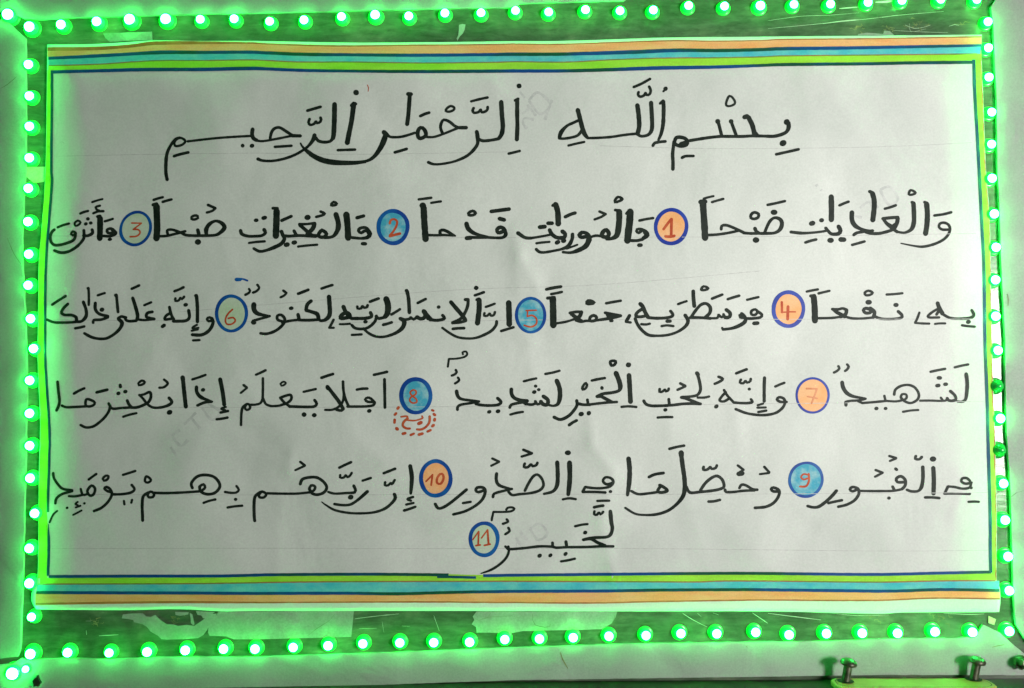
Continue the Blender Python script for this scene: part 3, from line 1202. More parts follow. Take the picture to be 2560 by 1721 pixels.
24 120,1177 130,1230 180,1300 220,1325 295,1335
24 295,1342 200,1370 150,1410 140,1455
18 345,1440 320,1460 345,1470
18 325,1492 370,1475
22 402,1455 408,1453
24 245,1497 249,1493
18 300,1560 340,1540 380,1518
18 158,1522 120,1558 87,1628
T 1280 1291
W
34 897,-45 905,50,36 915,110,32 900,165,30 860,190,26 760,195 700,202 660,212
28 650,215 720,207 780,240 850,268
24 925,275 800,275 700,280 560,282 500,282
32 663,152 673,146
22 575,92 635,78 690,72
26 492,230 500,280
24 370,240 372,278
24 500,282 400,287 370,278 250,275 120,290 0,300 -40,297
22 -60,275 -40,295
34 248,364 258,356
30 346,362 356,352
30 484,350 494,338
22 447,412 510,402 575,387
T 640 1291
22 2300,275 2305,320 2280,380 2220,440 2140,490 2050,522,10
22 2285,28 2298,50 2250,70
22 2300,105 2312,135 2272,165
18 2155,-5 2148,28
T 1300 860
22 680,1525 677,1553 700,1558 720,1538
22 722,1538 737,1555 760,1530
26 675,1490 720,1480 760,1475
T 700 860
20 2062,1512 2075,1495 2110,1490 2137,1502 2110,1525 2040,1532 1945,1532
18 1945,1532 1930,1610
"""
# markers: ox oy cx cy rx ry ring_w tilt fill ring numeral strokes
MARK = [
 (1300, 440, 1378, 463, 141, 153, 33, 0.15, 'orange_fill', 'ring_violet', "22 1308,488 1350,430 1382,392|24 1382,392 1378,540|24 1325,552 1370,555 1408,547"),
 (700, 440, 1030, 467, 133, 148, 34, 0.05, 'cyan_fill', 'ring', "20 1000,435 1010,405 1040,395 1067,415 1060,460 1030,510 1000,545|24 1000,550 1050,537 1095,526"),
 (100, 440, 872, 480, 132, 153, 26, 0.42, 'green_fill', 'ring', "13 835,430 925,432|12 925,432 850,488|15 850,488 898,492 912,520 880,550 820,555"),
 (1860, 440, 405, 1215, 136, 154, 33, 0.08, 'orange_fill', 'ring_violet', "20 345,1150 347,1245|11 340,1245 405,1240 470,1240|24 402,1190 398,1308"),
 (1300, 440, 98, 1270, 130, 155, 25, 0.0, 'cyan_fill', 'ring', "13 55,1228 150,1225|12 70,1232 66,1282|15 66,1282 110,1272 148,1300 148,1350 100,1377 38,1362"),
 (100, 440, 1745, 1255, 136, 158, 28, 0.0, 'green_fill', 'ring', "15 1755,1217 1712,1260 1690,1310 1702,1350 1745,1352 1780,1322 1760,1292 1715,1300"),
 (1860, 860, 625, 470, 146, 156, 20, 0.0, 'orange_fill', 'ring_violet', "16 570,408 665,410|14 665,412 645,470 615,545|13 580,480 670,498"),
 (700, 860, 1240, 473, 134, 153, 35, 0.0, 'cyan_fill', 'ring', "15c 1215,420 1187,442 1200,470 1240,502 1247,530 1212,540 1183,520 1190,490 1235,460 1240,432"),
 (1860, 860, 565, 1238, 148, 155, 24, 0.35, 'cyan_fill', 'ring', "15 585,1195 545,1187 520,1215 545,1237 582,1225|18 590,1185 592,1250 565,1298 510,1300"),
 (700, 860, 1420, 1227, 135, 157, 35, 0.0, 'orange_fill', 'ring', "14 1330,1255 1390,1195|16 1390,1192 1378,1290|20c 1460,1187 1433,1225 1432,1268 1465,1275 1490,1232 1485,1192"),
 (640, 1291, 2078, 210, 125, 147, 33, 0.0, 'green_fill', 'ring', "12 1975,215 2030,138|15 2030,140 2025,260|16 2003,268 2045,262|12 2055,200 2112,122|17 2110,125 2120,258|16 2080,266 2135,255"),
]
FAINT = [  # pencil ruling across the sheet: full photo px
 [(140, 391), (400, 386), (640, 383)], [(1500, 365), (1800, 372), (2180, 368), (2430, 357)], [(640, 383), (900, 386), (1280, 380)],
 [(120, 590), (700, 596), (1300, 594), (1900, 592), (2440, 584)], [(450, 780), (1100, 728), (1500, 712), (1900, 678)],
 [(130, 800), (900, 806), (1400, 800), (2440, 798)], [(118, 1018), (700, 1019), (1300, 1016), (1900, 1010), (2460, 1004)],
 [(125, 1236), (700, 1238), (1300, 1236), (1800, 1236), (2470, 1232)], [(130, 1372), (640, 1371), (1000, 1372), (1600, 1372), (2200, 1378), (2470, 1376)],
 [(1291, 1356), (1291, 1380)], [(150, 357), (155, 355), (160, 358)],
]
PRINT = [  # faint letters showing through from the back of the sheet, full photo px, ~5 px pen
 [(1322, 252), (1345, 232), (1376, 262), (1350, 285), (1322, 252)], [(1318, 262), (1340, 290)], [(1305, 285), (1330, 268)],
 [(1335, 300), (1312, 296), (1308, 310), (1318, 322)], [(1380, 250), (1362, 300)], [(1300, 230), (1312, 245)],
 [(2200, 475), (2225, 468), (2245, 498), (2222, 512), (2200, 475)], [(2178, 500), (2196, 520)], [(2150, 520), (2172, 505), (2182, 522)], [(2155, 545), (2130, 540), (2128, 560)],
 [(460, 1062), (490, 1032)], [(478, 1045), (500, 1072)], [(505, 1020), (530, 1050), (550, 1030), (520, 1010)], [(450, 1075), (432, 1090), (452, 1115), (470, 1100)], [(426, 1118), (442, 1140)],
 [(1325, 1322), (1350, 1310), (1368, 1335), (1345, 1350), (1325, 1322)], [(1300, 1330), (1318, 1350)], [(1290, 1345), (1302, 1365)],
 [(2040, 462), (2044, 466)], [(2052, 474), (2054, 477)],
]
# ------------------------------------------------------------------ setting: wall behind, ledge below
def box_pts(x0, x1, y0, y1, z0, z1):
    v = [(x, y, z) for x in (x0, x1) for y in (y0, y1) for z in (z0, z1)]
    f = [(0, 1, 3, 2), (4, 6, 7, 5), (0, 4, 5, 1), (2, 3, 7, 6), (0, 2, 6, 4), (1, 5, 7, 3)]
    return v, f
v, f = box_pts(-0.70, 0.70, 0.012, 0.05, -0.60, 0.50)
tag(mesh_obj('wall', v, f, M['wall']), kind='structure')

# plate level: its top passes through the screw foot, 12 mm in front of the board
ZP = at(2115, 1703, -0.014).z
zs = [(0, at(0, 1741, -0.003).z), (1280, at(1280, 1704, -0.003).z), (2560, at(2560, 1692, -0.003).z)]
v, f = [], []
xs = [-0.60, 0.0, 0.60]
for k, x in enumerate(xs):
    z = zs[k][1] - (0.0008)
    for (y, dz) in ((0.012, 0), (-0.13, 0), (-0.13, -0.03), (0.012, -0.03)): v.append((x, y, z + dz))
for k in range(2):
    a = k * 4
    for q in range(4):
        f.append((a + q, a + (q + 1) % 4, a + 4 + (q + 1) % 4, a + 4 + q))
f += [(0, 3, 2, 1), (8, 9, 10, 11)]
tag(mesh_obj('ledge', v, f, M['ledge']), kind='structure')

# ------------------------------------------------------------------ light board: acrylic panel with green bulbs all round
board = empty('light_board', at(1280, 1660, 0.0))
tag(board, 'scuffed clear panel edged with a ring of glowing green bulbs behind the handwritten poster', 'light board')
nx, nz = 24, 16
c0, c1 = at(-60, -60, 0), at(2620, 1712, 0)
v, f = box_pts(c0.x, c1.x, 0.0, 0.006, c1.z, c0.z)
panel = mesh_obj('panel', v, f, M['acrylic'], board)

def lathe(profile, n=20):
    v, f = [], []
    rows = []
    for (r_, h) in profile:
        if r_ < 1e-6:
            v.append((0, -h, 0)); rows.append([len(v) - 1]); continue
        row = []
        for k in range(n):
            a = 2 * math.pi * k / n
            v.append((math.cos(a) * r_, -h, math.sin(a) * r_)); row.append(len(v) - 1)
        rows.append(row)
    for a, b_ in zip(rows, rows[1:]):
        for k in range(n):
            k2 = (k + 1) % n
            if len(b_) == 1: f.append((a[k], a[k2], b_[0]))
            elif len(a) == 1: f.append((a[0], b_[k2], b_[k]))
            else: f.append((a[k], a[k2], b_[k2], b_[k]))
    return v, f
mmz = 0.001
body_prof = [(4.5*mmz, 0.1*mmz), (4.5*mmz, 2.6*mmz), (4.3*mmz, 3.6*mmz), (3.75*mmz, 4.4*mmz), (3.2*mmz, 4.8*mmz)]
tip_prof = [(3.2*mmz, 4.8*mmz), (2.85*mmz, 5.9*mmz), (2.2*mmz, 6.9*mmz), (1.3*mmz, 7.5*mmz), (0, 7.7*mmz)]
col_prof = [(6.0*mmz, 0.05*mmz), (5.9*mmz, 0.5*mmz), (5.2*mmz, 0.9*mmz), (4.4*mmz, 1.0*mmz)]
def data_mesh(name, prof, mat, n=20):
    v, f = lathe(prof, n)
    me = bpy.data.meshes.new(name); me.from_pydata(v, [], f); me.materials.append(mat)
    for p in me.polygons: p.use_smooth = True
    return me
me_body = data_mesh('bulb_body', body_prof, M['led_body'])
me_tip = data_mesh('bulb_tip', tip_prof, M['led_core'], 14)
me_col = data_mesh('bulb_collar', col_prof, M['collar'])
me_halo = data_mesh('bulb_collar_lit', col_prof, M['collar_lit'])
me_boff = data_mesh('bulb_body_unlit', body_prof + tip_prof[1:], M['led_off'])

def bulb(px, py, size=1.0, lit=True, lean=(0, 0)):
    p = at(px, py, -0.0055)
    o = bpy.data.objects.new('bulb', me_body if lit else me_boff)
    col.objects.link(o); o.parent = board
    o.location = Vector((p.x, -0.0001, p.z)) - org(board)
    o.scale = (size, 0.9 + 0.1 * size, size)
    o.rotation_euler = (random.uniform(-.05, .05) + lean[0], random.uniform(0, 6.28), random.uniform(-.05, .05) + lean[1])
    if not lit: o['label'] = 'unlit green bulb among the glowing ones'
    if lit:
        t = bpy.data.objects.new('tip', me_tip); col.objects.link(t); t.parent = o
    c = bpy.data.objects.new('collar', me_halo if lit else me_col); col.objects.link(c); c.parent = o  # invented ring at the bulb foot; when lit it glows as the bloom halo
    return o
TOP = [(0,0,[(65,130,1.25),(265,240,1.15),(555,220,1.05),(880,195,1.05),(1180,175,1.2),(1505,170,1.15),(1820,175),(2135,172)]),
       (640,0,[(122,195),(437,180),(778,150),(1085,135,1.05),(1393,145),(1722,118),(2050,115)]),
       (1280,0,[(30,95),(333,108),(668,85),(988,95),(1288,90),(1612,50),(1938,55),(2265,48,1.05)]),
       (1920,0,[(238,38),(570,35),(912,20),(1225,0),(1575,-5),(1905,-5),(2010,195),(2010,435),(2020,703),(2040,1022),(2040,1315)])]
for ox, oy, L in TOP:
    for q in L: bulb(ox + q[0] / S, oy + q[1] / S, q[2] if len(q) > 2 else 0.95)
S2 = 3.567
for ox, oy, L in [(0,0,[]), ]: pass
for x, y in [(255,585),(265,875),(262,1150),(263,1440)]: bulb(x / S, y / S)
for x, y in [(247,145),(243,442),(255,733),(250,1010),(268,1310)]: bulb(x / S2, 430 + y / S2)
for x, y in [(297,45),(262,325),(260,622),(260,908),(263,1200)]: bulb(x / S2, 860 + y / S2)
for x, y, s in [(308 * S / S2,-25,1),(262,293,1),(268,612,1.05),(285,923,.9),(273,1258,1.1),(105,1435,1.3),(230,1395,.75),
             (610,1247,1),(988,1248,.92),(1333,1238,1),(1685,1225,1),(2037,1212,1),(2320,1212,1)]:
    bulb(x / S, 1291 + y / S, s)
for x, y in [(337,1197),(652,1180),(973,1165),(1307,1157),(1617,1153),(1948,1150),(2265,1125)]: bulb(640 + x / S, 1291 + y / S, .98)
for x, y in [(253,1122),(558,1110),(887,1098),(1222,1090),(1537,1073),(1868,1072),(2222,1062)]: bulb(1280 + x / S, 1291 + y / S, .98)
for x, y in [(198,1083),(533,1073),(860,1070),(1187,1068),(1523,1055),(1868,1058),(2168,38),(2192,368),(2203,683),(2203,1050)]: bulb(1920 + x / S, 1291 + y / S, 1.0)
for x, y in [(145,58),(165,372),(183,672),(180,962),(182,1287)]: bulb(2440 + x / S2, 430 + y / S2)
for x, y, l in [(200,60,1),(203,377,0),(222,667,1),(225,950,0),(248,1247,1)]: bulb(2440 + x / S2, 860 + y / S2, 1.0 if l else 1.08, bool(l))

# thin scratches and dried glue on the panel
def flat_line(pts, wd, y, sink=None):
    path = catmull([(x, q, wd) for x, q in pts], 10)
    v, f = [], []
    for i, (x, q, w_) in enumerate(path):
        a = path[max(i - 1, 0)]; c = path[min(i + 1, len(path) - 1)]
        dx, dy = c[0] - a[0], c[1] - a[1]; l = math.hypot(dx, dy) or 1
        tp = 0.35 + 0.65 * math.sin(math.pi * min(max(i / max(len(path) - 1, 1), 0.06), 0.94))
        hw = w_ * 0.33 * tp * (0.8 + 0.5 * noise.noise(Vector((x / 6, q / 6, 0))))
        v += [at(x - dy / l * hw, q + dx / l * hw, y), at(x + dy / l * hw, q - dx / l * hw, y)]
        if i: f.append((2*i-2, 2*i, 2*i+1, 2*i-1))
    return v, f
def joined(name, lines, mat, parent, kind=None):
    V, F = [], []
    for k, (pts, wd, y) in enumerate(lines):
        v, f = flat_line(pts, wd, y - k * 4e-6)
        o = len(V); V += v; F += [tuple(i + o for i in q) for q in f]
    ob = mesh_obj(name, V, F, mat, parent)
    if kind: ob['kind'] = kind
    return ob
def tl(ox, oy, pts): return [(ox + x / S, oy + y / S) for x, y in pts]
YS = -0.0003
joined('scratch', [
    (tl(1920,0,[(0,262),(300,235),(600,205),(900,175),(1200,140),(1600,105)]), 2.0, YS),
    (tl(1920,0,[(500,218),(700,190),(860,180)]), 3.4, YS),
    (tl(1920,0,[(0,190),(300,150),(560,140),(830,118)]), 1.4, YS),
    (tl(1920,0,[(650,80),(820,66)]), 5, YS), (tl(1920,0,[(980,22),(1080,18),(1160,2)]), 9, YS),
    (tl(1920,0,[(1040,160),(1180,140)]), 2.6, YS), (tl(1920,0,[(1150,280),(1350,290),(1640,300)]), 1.8, YS),
    (tl(1920,0,[(1250,230),(1330,260),(1420,250),(1480,230)]), 2.4, YS), (tl(1920,0,[(1290,215),(1300,290),(1440,265)]), 1.5, YS),
    (tl(1920,0,[(1650,240),(1700,225),(1740,232)]), 2.6, YS),
    (tl(640,1291,[(1620,905),(1670,1045)]), 1.3, YS), (tl(640,1291,[(900,935),(1100,910),(1300,890)]), 2.2, YS),
    (tl(640,1291,[(940,1025),(1100,1022)]), 1.6, YS), (tl(640,1291,[(1330,1000),(1400,1003)]), 2.0, YS), (tl(640,1291,[(1150,960),(1165,1060)]), 1.0, YS),
    (tl(1280,1291,[(1555,885),(1650,945),(1780,1010)]), 2.4, YS), (tl(1280,1291,[(1690,885),(1725,915)]), 1.6, YS),
    (tl(1280,1291,[(1830,880),(1885,900)]), 1.5, YS), (tl(1280,1291,[(2190,880),(2330,975)]), 2.6, YS),
    (tl(1920,1291,[(0,885),(200,910),(480,945)]), 3, YS), (tl(1920,1291,[(560,880),(800,905),(1100,900)]), 1.5, YS),
    (tl(1920,1291,[(1600,885),(1850,895),(1970,890)]), 2.2, YS), (tl(1920,1291,[(1000,1112),(1180,1118)]), 1.6, YS),
    (tl(0,1291,[(785,1040),(790,1080)]), 2.4, YS), (tl(0,1291,[(780,955),(830,955)]), 1.8, YS), (tl(0,1291,[(900,1090),(1080,1080)]), 3.0, YS),
    (tl(2440,430,[(40,300)]) + tl(2440,430,[(40,340)]), 0.6, YS),
], M['scratch'], board, 'stuff')
glue = []
for (cx, cy, r_, n) in [(2140, 72, 26, 9), (2215, 72, 20, 8), (2290, 62, 34, 12), (2185, 1548, 22, 7), (2350, 1543, 40, 14), (240, 1555, 40, 8), (440, 1545, 30, 8), (160, 1524, 10, 3), (2400, 60, 20, 5)]:
    for k in range(n):
        a = random.uniform(0, 6.28); rr = r_ * random.random()
        x, y = cx + math.cos(a) * rr, cy + math.sin(a) * rr * 0.45
        L_ = random.uniform(3, 11); b2 = random.uniform(0, 6.28)
        glue.append(([(x, y), (x + math.cos(b2) * L_, y + math.sin(b2) * L_ * .6), (x + math.cos(b2 + .8) * L_ * 1.7, y + math.sin(b2 + .8) * L_)], random.uniform(1.5, 4.5), YS - 0.0001))
joined('dried_glue', glue, M['grime'], board, 'stuff')

# ------------------------------------------------------------------ pale card strips round the panel
CY = -0.0026; CT = 0.0022
left_card = poly('border_card', [(-70, 40), (15, 50), (64, 96), (65, 250), (64, 430), (60, 470), (55, 600), (56, 660), (60, 740), (64, 830), (66, 880), (67, 1000), (65, 1070), (64, 1150), (61, 1250), (60, 1310), (59, 1400), (56, 1480), (52, 1590), (50, 1625), (44, 1642), (-70, 1655)], CY, CT, M['card'], rag=1.6)
tag(left_card, 'pale card strip left of the left column of bulbs', 'card strip')
top_card = poly('border_card', [(-70, -70), (1650, -70), (1560, 2), (1390, 6), (1300, 9), (1284, 19), (1106, 22), (914, 26), (640, 33), (466, 36), (357, 40), (247, 42), (99, 49), (60, 47), (18, 28), (-70, 30)], CY - 0.0004, CT, M['card'], rag=1.2)
tag(top_card, 'pale card strip along the top above the upper row of bulbs', 'card strip')
bot_card = poly('border_card', [(-70, 1668), (30, 1660), (52, 1646), (69, 1650), (165, 1646), (274, 1649), (411, 1643.5), (640, 1643), (914, 1634), (1280, 1620), (1554, 1610.6), (1920, 1605), (2080, 1603), (2222, 1597), (2400, 1595.5), (2440, 1590), (2458, 1562), (2500, 1582), (2524, 1604), (2560, 1634), (2640, 1690), (2640, 1688), (2560, 1688.5), (2222, 1687.5), (1920, 1692), (1280, 1701), (688, 1722), (-70, 1750)], CY - 0.0002, CT, M['card'], rag=1.0)
tag(bot_card, 'pale card strip under the lower row of bulbs above the dark ledge', 'card strip')
right_card = poly('border_card', [(2640, -70), (2640, 1640), (2575, 1618), (2540, 1562), (2534.5, 1490), (2532, 1400), (2529, 1310), (2527.5, 1260), (2524, 1180), (2517, 1080), (2515, 1000), (2513.5, 930), (2513.5, 850), (2510, 790), (2507, 730), (2503, 650), (2500, 560), (2497.5, 480), (2494, 430), (2492, 247), (2487, 151), (2484, 69), (2478, 17), (2490, 0), (2510, -70)], CY - 0.0006, CT + 0.0004, M['card'], rag=0.8)
tag(right_card, 'wide pale card right of the right column of bulbs', 'card strip')
# creases, stains and marks on the cards
joined('crease', [(tl(0,0,[(0,810),(70,770),(150,700)]), 3, CY - 0.0002), ([(18, 595), (35, 635), (52, 660)], 3, CY - 0.0002)], M['crack'], left_card)
joined('stain', [(tl(1280,1291,[(440,1240),(460,1300),(510,1390)]), 6, CY - 0.0004), (tl(1280,1291,[(2130,1180),(2145,1195)]), 4, CY - 0.0004),
                 (tl(0,1291,[(850,1305),(870,1308)]), 3, CY - 0.0004)], M['grime'], bot_card)
joined('stain', [([(2518, 735), (2521, 750), (2520, 765)], 9, CY - 0.0008), ([(2529, 1242), (2536, 1236), (2542, 1232)], 4, CY - 0.0008), ([(2542, 1232), (2562, 1226)], 1.2, CY - 0.0009)], M['crack'], right_card)
spl = joined('stick', [([(2480, 1618.5), (2495, 1615), (2511, 1612)], 4.2, CY - 0.0012)], M['grime'], None)
tag(spl, 'tiny brown splinter stuck on the card near the bottom right corner', 'splinter')

# ------------------------------------------------------------------ torn paper and tape left on the panel
def scrap(name, pts, y, label, cat, mat='scrap', rag=1.4, thick=0.00025, curl=None):
    o = poly(name, pts, y, thick, M[mat], None, curl, rag)
    return tag(o, label, cat)
scrap('torn_paper', tl(0,1291,[(1110,930),(1120,895),(1230,885),(1300,885),(1330,912),(1370,918),(1415,900),(1450,935),(1480,960),(1520,985),(1580,985),(1620,1000),(1700,990),(1770,1000),(1820,965),(1870,930),(1930,890),(1975,888),(1920,970),(1885,1040),(1850,1085),(1805,1110),(1700,1120),(1520,1125),(1470,1120),(1440,1090),(1370,1050),(1340,1010),(1300,985),(1220,965),(1215,945)]), -0.0008, 'ragged torn paper with a bite out of its top, leftmost under the poster', 'torn paper')
scrap('torn_paper', tl(0,1291,[(1595,872),(1720,875),(1715,895),(1640,908),(1600,900)]), -0.0007, 'sliver of torn paper right under the poster edge above the ragged torn piece', 'torn paper', rag=0.8)
scrap('torn_paper', tl(0,1291,[(1728,880),(1752,895),(1772,985),(1760,995),(1740,975),(1735,920)]), -0.0009, 'narrow upright paper sliver hanging between ragged torn pieces', 'torn paper', rag=0.8)
scrap('torn_paper', tl(0,1291,[(1785,865),(1960,872),(1880,932),(1850,930),(1835,905),(1800,900)]), -0.0010, 'small curled paper shred at the right end of the bitten torn piece', 'torn paper', rag=0.8)
sB = scrap('paper_strip', tl(0,1291,[(1990,870),(1975,895),(1930,940),(1900,1000),(1895,1060),(1910,1090),(2060,1095),(2130,1122),(2333,1122)]) + tl(640,1291,[(400,1112),(868,1100),(880,985),(892,862)]), -0.0009, 'long pale paper strip with rounded left end under the poster', 'paper strip', rag=0.6)
joined('crack', [(tl(640,1291,[(715,895),(670,950),(560,1020),(470,1090)]), 2.2, -0.0011)], M['crack'], sB)
sC = scrap('paper_strip', tl(640,1291,[(2010,868),(1975,915),(1990,945),(1965,985),(2005,1010),(2010,1060),(2333,1065)]) + tl(1280,1291,[(100,1046),(500,1038),(820,1030),(910,975),(945,920),(958,868)]), -0.0009, 'cracked pale paper strip with chipped left end under the poster middle', 'paper strip', rag=1.0)
joined('crack', [(tl(640,1291,[(1980,925),(2030,950),(2120,920),(2333,908)]), 2.0, -0.0011), (tl(1280,1291,[(0,908),(60,925)]), 1.6, -0.0011),
                 (tl(1280,1291,[(185,890),(185,940),(210,990),(300,1012),(345,1005),(352,980)]), 2.6, -0.0011), (tl(1280,1291,[(910,975),(935,930),(940,895)]), 2.0, -0.0011),
                 (tl(640,1291,[(2140,880),(2110,925)]), 1.4, -0.0011)], M['crack'], sC)
scrap('tape_patch', tl(0,0,[(940,306),(1385,290),(1388,366),(1180,372),(1000,384),(960,350)]), -0.0007, 'pale paper patch stuck above the poster near its upper left', 'paper patch', rag=0.6)
scrap('paper_flake', tl(640,0,[(1850,228),(1880,220),(1908,224),(1902,270),(1885,305),(1855,335),(1835,372),(1828,350),(1842,325),(1848,280)]), -0.0007, 'small leaf-shaped paper flake above the poster top edge', 'paper flake', rag=0.5)
scrap('yellow_tape', [(63, 418), (118, 417), (117, 436), (110, 455), (84, 458), (64, 440)], -0.0009, 'yellowed shiny tape piece on the left beside the poster edge', 'tape', 'tape', 0.8)
scrap('yellow_tape', tl(1920,1291,[(2010,908),(2078,940),(2062,992),(2008,972)]), -0.0009, 'small square of tape below the lower right corner of the poster', 'tape', 'tape', 0.6)
scrap('yellow_tape', tl(1920,0,[(820,312),(900,300),(1050,312),(1060,280),(1110,285),(1150,322),(820,324)]), -0.0007, 'ragged tape remnant at the top edge of the poster toward its right end', 'tape', 'scrap', 1.0)
scrap('dark_scrap', tl(0,1291,[(300,1500),(318,1478),(338,1465),(340,1450),(348,1452),(352,1475),(362,1500),(376,1518),(360,1532),(352,1552),(332,1545),(310,1556),(308,1530)]), CY - 0.0030, 'small crumpled black scrap on the card at the lower left corner', 'black scrap', 'dark', 1.2, 0.0022, 0.0012)

# ------------------------------------------------------------------ metal plate with two standing screws
pl = empty('mounting_plate', at(2275, 1700, -0.015))
tag(pl, 'yellow painted metal plate with two upright screws at the bottom right', 'metal plate')
xa, xb = at(2078, 1700, -0.014).x, at(2474, 1700, -0.014).x
ya, yb = -0.0065, -0.030
pts = []
rad = 0.008
for (cx, cy, a0) in ((xb - rad, ya - rad, 90), (xa + rad, ya - rad, 180), (xa + rad, yb + rad, 270), (xb - rad, yb + rad, 0)):
    seq = range(0, 91, 15)
    for a in seq:
        an = math.radians({90: 90 - a, 180: 180 - a, 270: 270 - a, 0: 360 - a}[a0])
        pts.append((cx, cy, an))
outl = []
for (cx, cy, a0) in ((xb - rad, ya - rad, 0), (xa + rad, ya - rad, 90), (xa + rad, yb + rad, 180), (xb - rad, yb + rad, 270)):
    for a in range(0, 91, 15):
        an = math.radians(a0 + a)
        outl.append((cx + math.cos(an) * rad, cy + math.sin(an) * rad))
def slab(name, outline, z0, z1, mat, parent, inset=0.0006):
    n = len(outline)
    cx = sum(p[0] for p in outline) / n; cy = sum(p[1] for p in outline) / n
    def ins(p, d):
        dx, dy = p[0] - cx, p[1] - cy
        return (p[0] - math.copysign(min(d, abs(dx)), dx), p[1] - math.copysign(min(d, abs(dy)), dy))
    v = [(x, y, z0) for x, y in outline] + [(x, y, z1 - inset) for x, y in outline] + [(*ins(p, inset), z1) for p in outline]
    f = []
    for k in range(n):
        k2 = (k + 1) % n
        f += [(k, k2, n + k2, n + k), (n + k, n + k2, 2 * n + k2, 2 * n + k)]
    f.append(tuple(range(2 * n, 3 * n))); f.append(tuple(range(n - 1, -1, -1)))
    return mesh_obj(name, v, f, mat, parent)
slab('plate', outl, ZP - 0.0035, ZP, M['plate'], pl)
inner = [(x + math.copysign(0.0022, (xa + xb) / 2 - x), y + math.copysign(0.0022, (ya + yb) / 2 - y)) for x, y in outl]
vv, ff = [], []
n = len(inner)
for k, (x, y) in enumerate(inner):
    x2, y2 = x + math.copysign(0.0004, (xa + xb) / 2 - x), y + math.copysign(0.0004, (ya + yb) / 2 - y)
    vv += [(x, y, ZP + 0.0002), (x2, y2, ZP + 0.0002)]
for k in range(n):
    k2 = (k + 1) % n
    ff.append((2*k, 2*k2, 2*k2+1, 2*k+1))
mesh_obj('groove', vv, ff, M['hole'], pl)

def ring_stack(rows, n=18):
    v, f = [], []
    for (r_, h) in rows:
        for k in range(n):
            a = 2 * math.pi * k / n
            v.append(Vector((math.cos(a) * r_, math.sin(a) * r_, h)))
    for i in range(len(rows) - 1):
        for k in range(n):
            k2 = (k + 1) % n
            f.append((i*n+k, i*n+k2, (i+1)*n+k2, (i+1)*n+k))
    f.append(tuple(range(n - 1, -1, -1))); f.append(tuple((len(rows)-1)*n + k for k in range(n)))
    return v, f
def screw(px, py, tilt):
    foot = at_z(px, py, ZP)
    R_ = Matrix.Rotation(tilt, 3, 'Y') @ Matrix.Rotation(math.radians(9), 3, 'X')
    rows = []
    h = -0.002
    while h < 0.0125:                                    # threaded shank
        rows += [(0.0026, h), (0.0031, h + 0.0004), (0.0026, h + 0.0008)]
        h += 0.0009
    v, f = ring_stack(rows)
    sh = mesh_obj('screw', [foot + R_ @ q for q in v], f, M['steel'], pl, True)
    v, f = ring_stack([(0.0030, 0.0122), (0.0058, 0.0130), (0.0060, 0.0142), (0.0052, 0.0156), (0.0034, 0.0166), (0.0012, 0.0170)])
    mesh_obj('screw_head', [foot + R_ @ q for q in v], f, M['steel'], sh, True)
    v, f = [], []
    for a, b_, c in ((-0.0036, 0.0036, 0.0006),):        # slot across the head
        for sx in (a, b_):
            for sy in (-c, c): v.append(Vector((sx, sy, 0.01725)))
        f.append((0, 1, 3, 2))
    v2, f2 = ring_stack([(0.0058, 0.0002), (0.0058, 0.0005), (0.0030, 0.0006)])
    mesh_obj('screw_hole', [foot + q for q in v2], f2, M['hole'], sh)
screw(2114, 1704, math.radians(7))
screw(2434, 1699, math.radians(8))
# bolt end half out of the frame on the right
bp = at(2556, 1660, -0.008)
v, f = ring_stack([(0.0040, 0), (0.0052, 0.001), (0.0052, 0.0045), (0.0036, 0.0058), (0.0036, 0.0095), (0.0028, 0.0102)], 6)
Rb = Matrix.Rotation(math.radians(80), 3, 'X') @ Matrix.Rotation(math.radians(20), 3, 'Z')
tag(mesh_obj('bolt', [bp + Rb @ q + Vector((0, 0.0045, 0)) for q in v], f, M['steel']), 'dark bolt end on the card at the lower right edge', 'bolt')

# ------------------------------------------------------------------ the poster
poster = empty('poster', at(1280, 1528, POSTER_Y))
tag(poster, 'white handwritten Arabic poster with striped coloured border and numbered circles', 'poster')
NU, NV = 242, 146
V, F = [], []
for j in range(NV + 1):
    v_ = j / NV
    yv = 95 + (1529 - 95) * v_
    for i in range(NU + 1):
        u = i / NU
        x = smooth_interp(edge_L, yv) * (1 - u) + smooth_interp(edge_R, yv) * u
        y = smooth_interp(edge_T, x) * (1 - v_) + smooth_interp(edge_B, x) * v_
        V.append(on_poster(x, y, 0))
W1 = NU + 1
for j in range(NV):
    for i in range(NU):
        a = j * W1 + i
        F.append((a, a + W1, a + W1 + 1, a + 1))
rim = [i for i in range(W1)] + [j * W1 + NU for j in range(1, NV + 1)] + [NV * W1 + i for i in range(NU - 1, -1, -1)] + [j * W1 for j in range(NV - 1, 0, -1)]
b0 = len(V)
for r_ in rim: V.append(V[r_] + Vector((0, 0.0004, 0)))
for k in range(len(rim)):
    k2 = (k + 1) % len(rim)
    F.append((rim[k], rim[k2], b0 + k2, b0 + k))
mesh_obj('sheet', V, F, M['poster_paper'], poster, True)

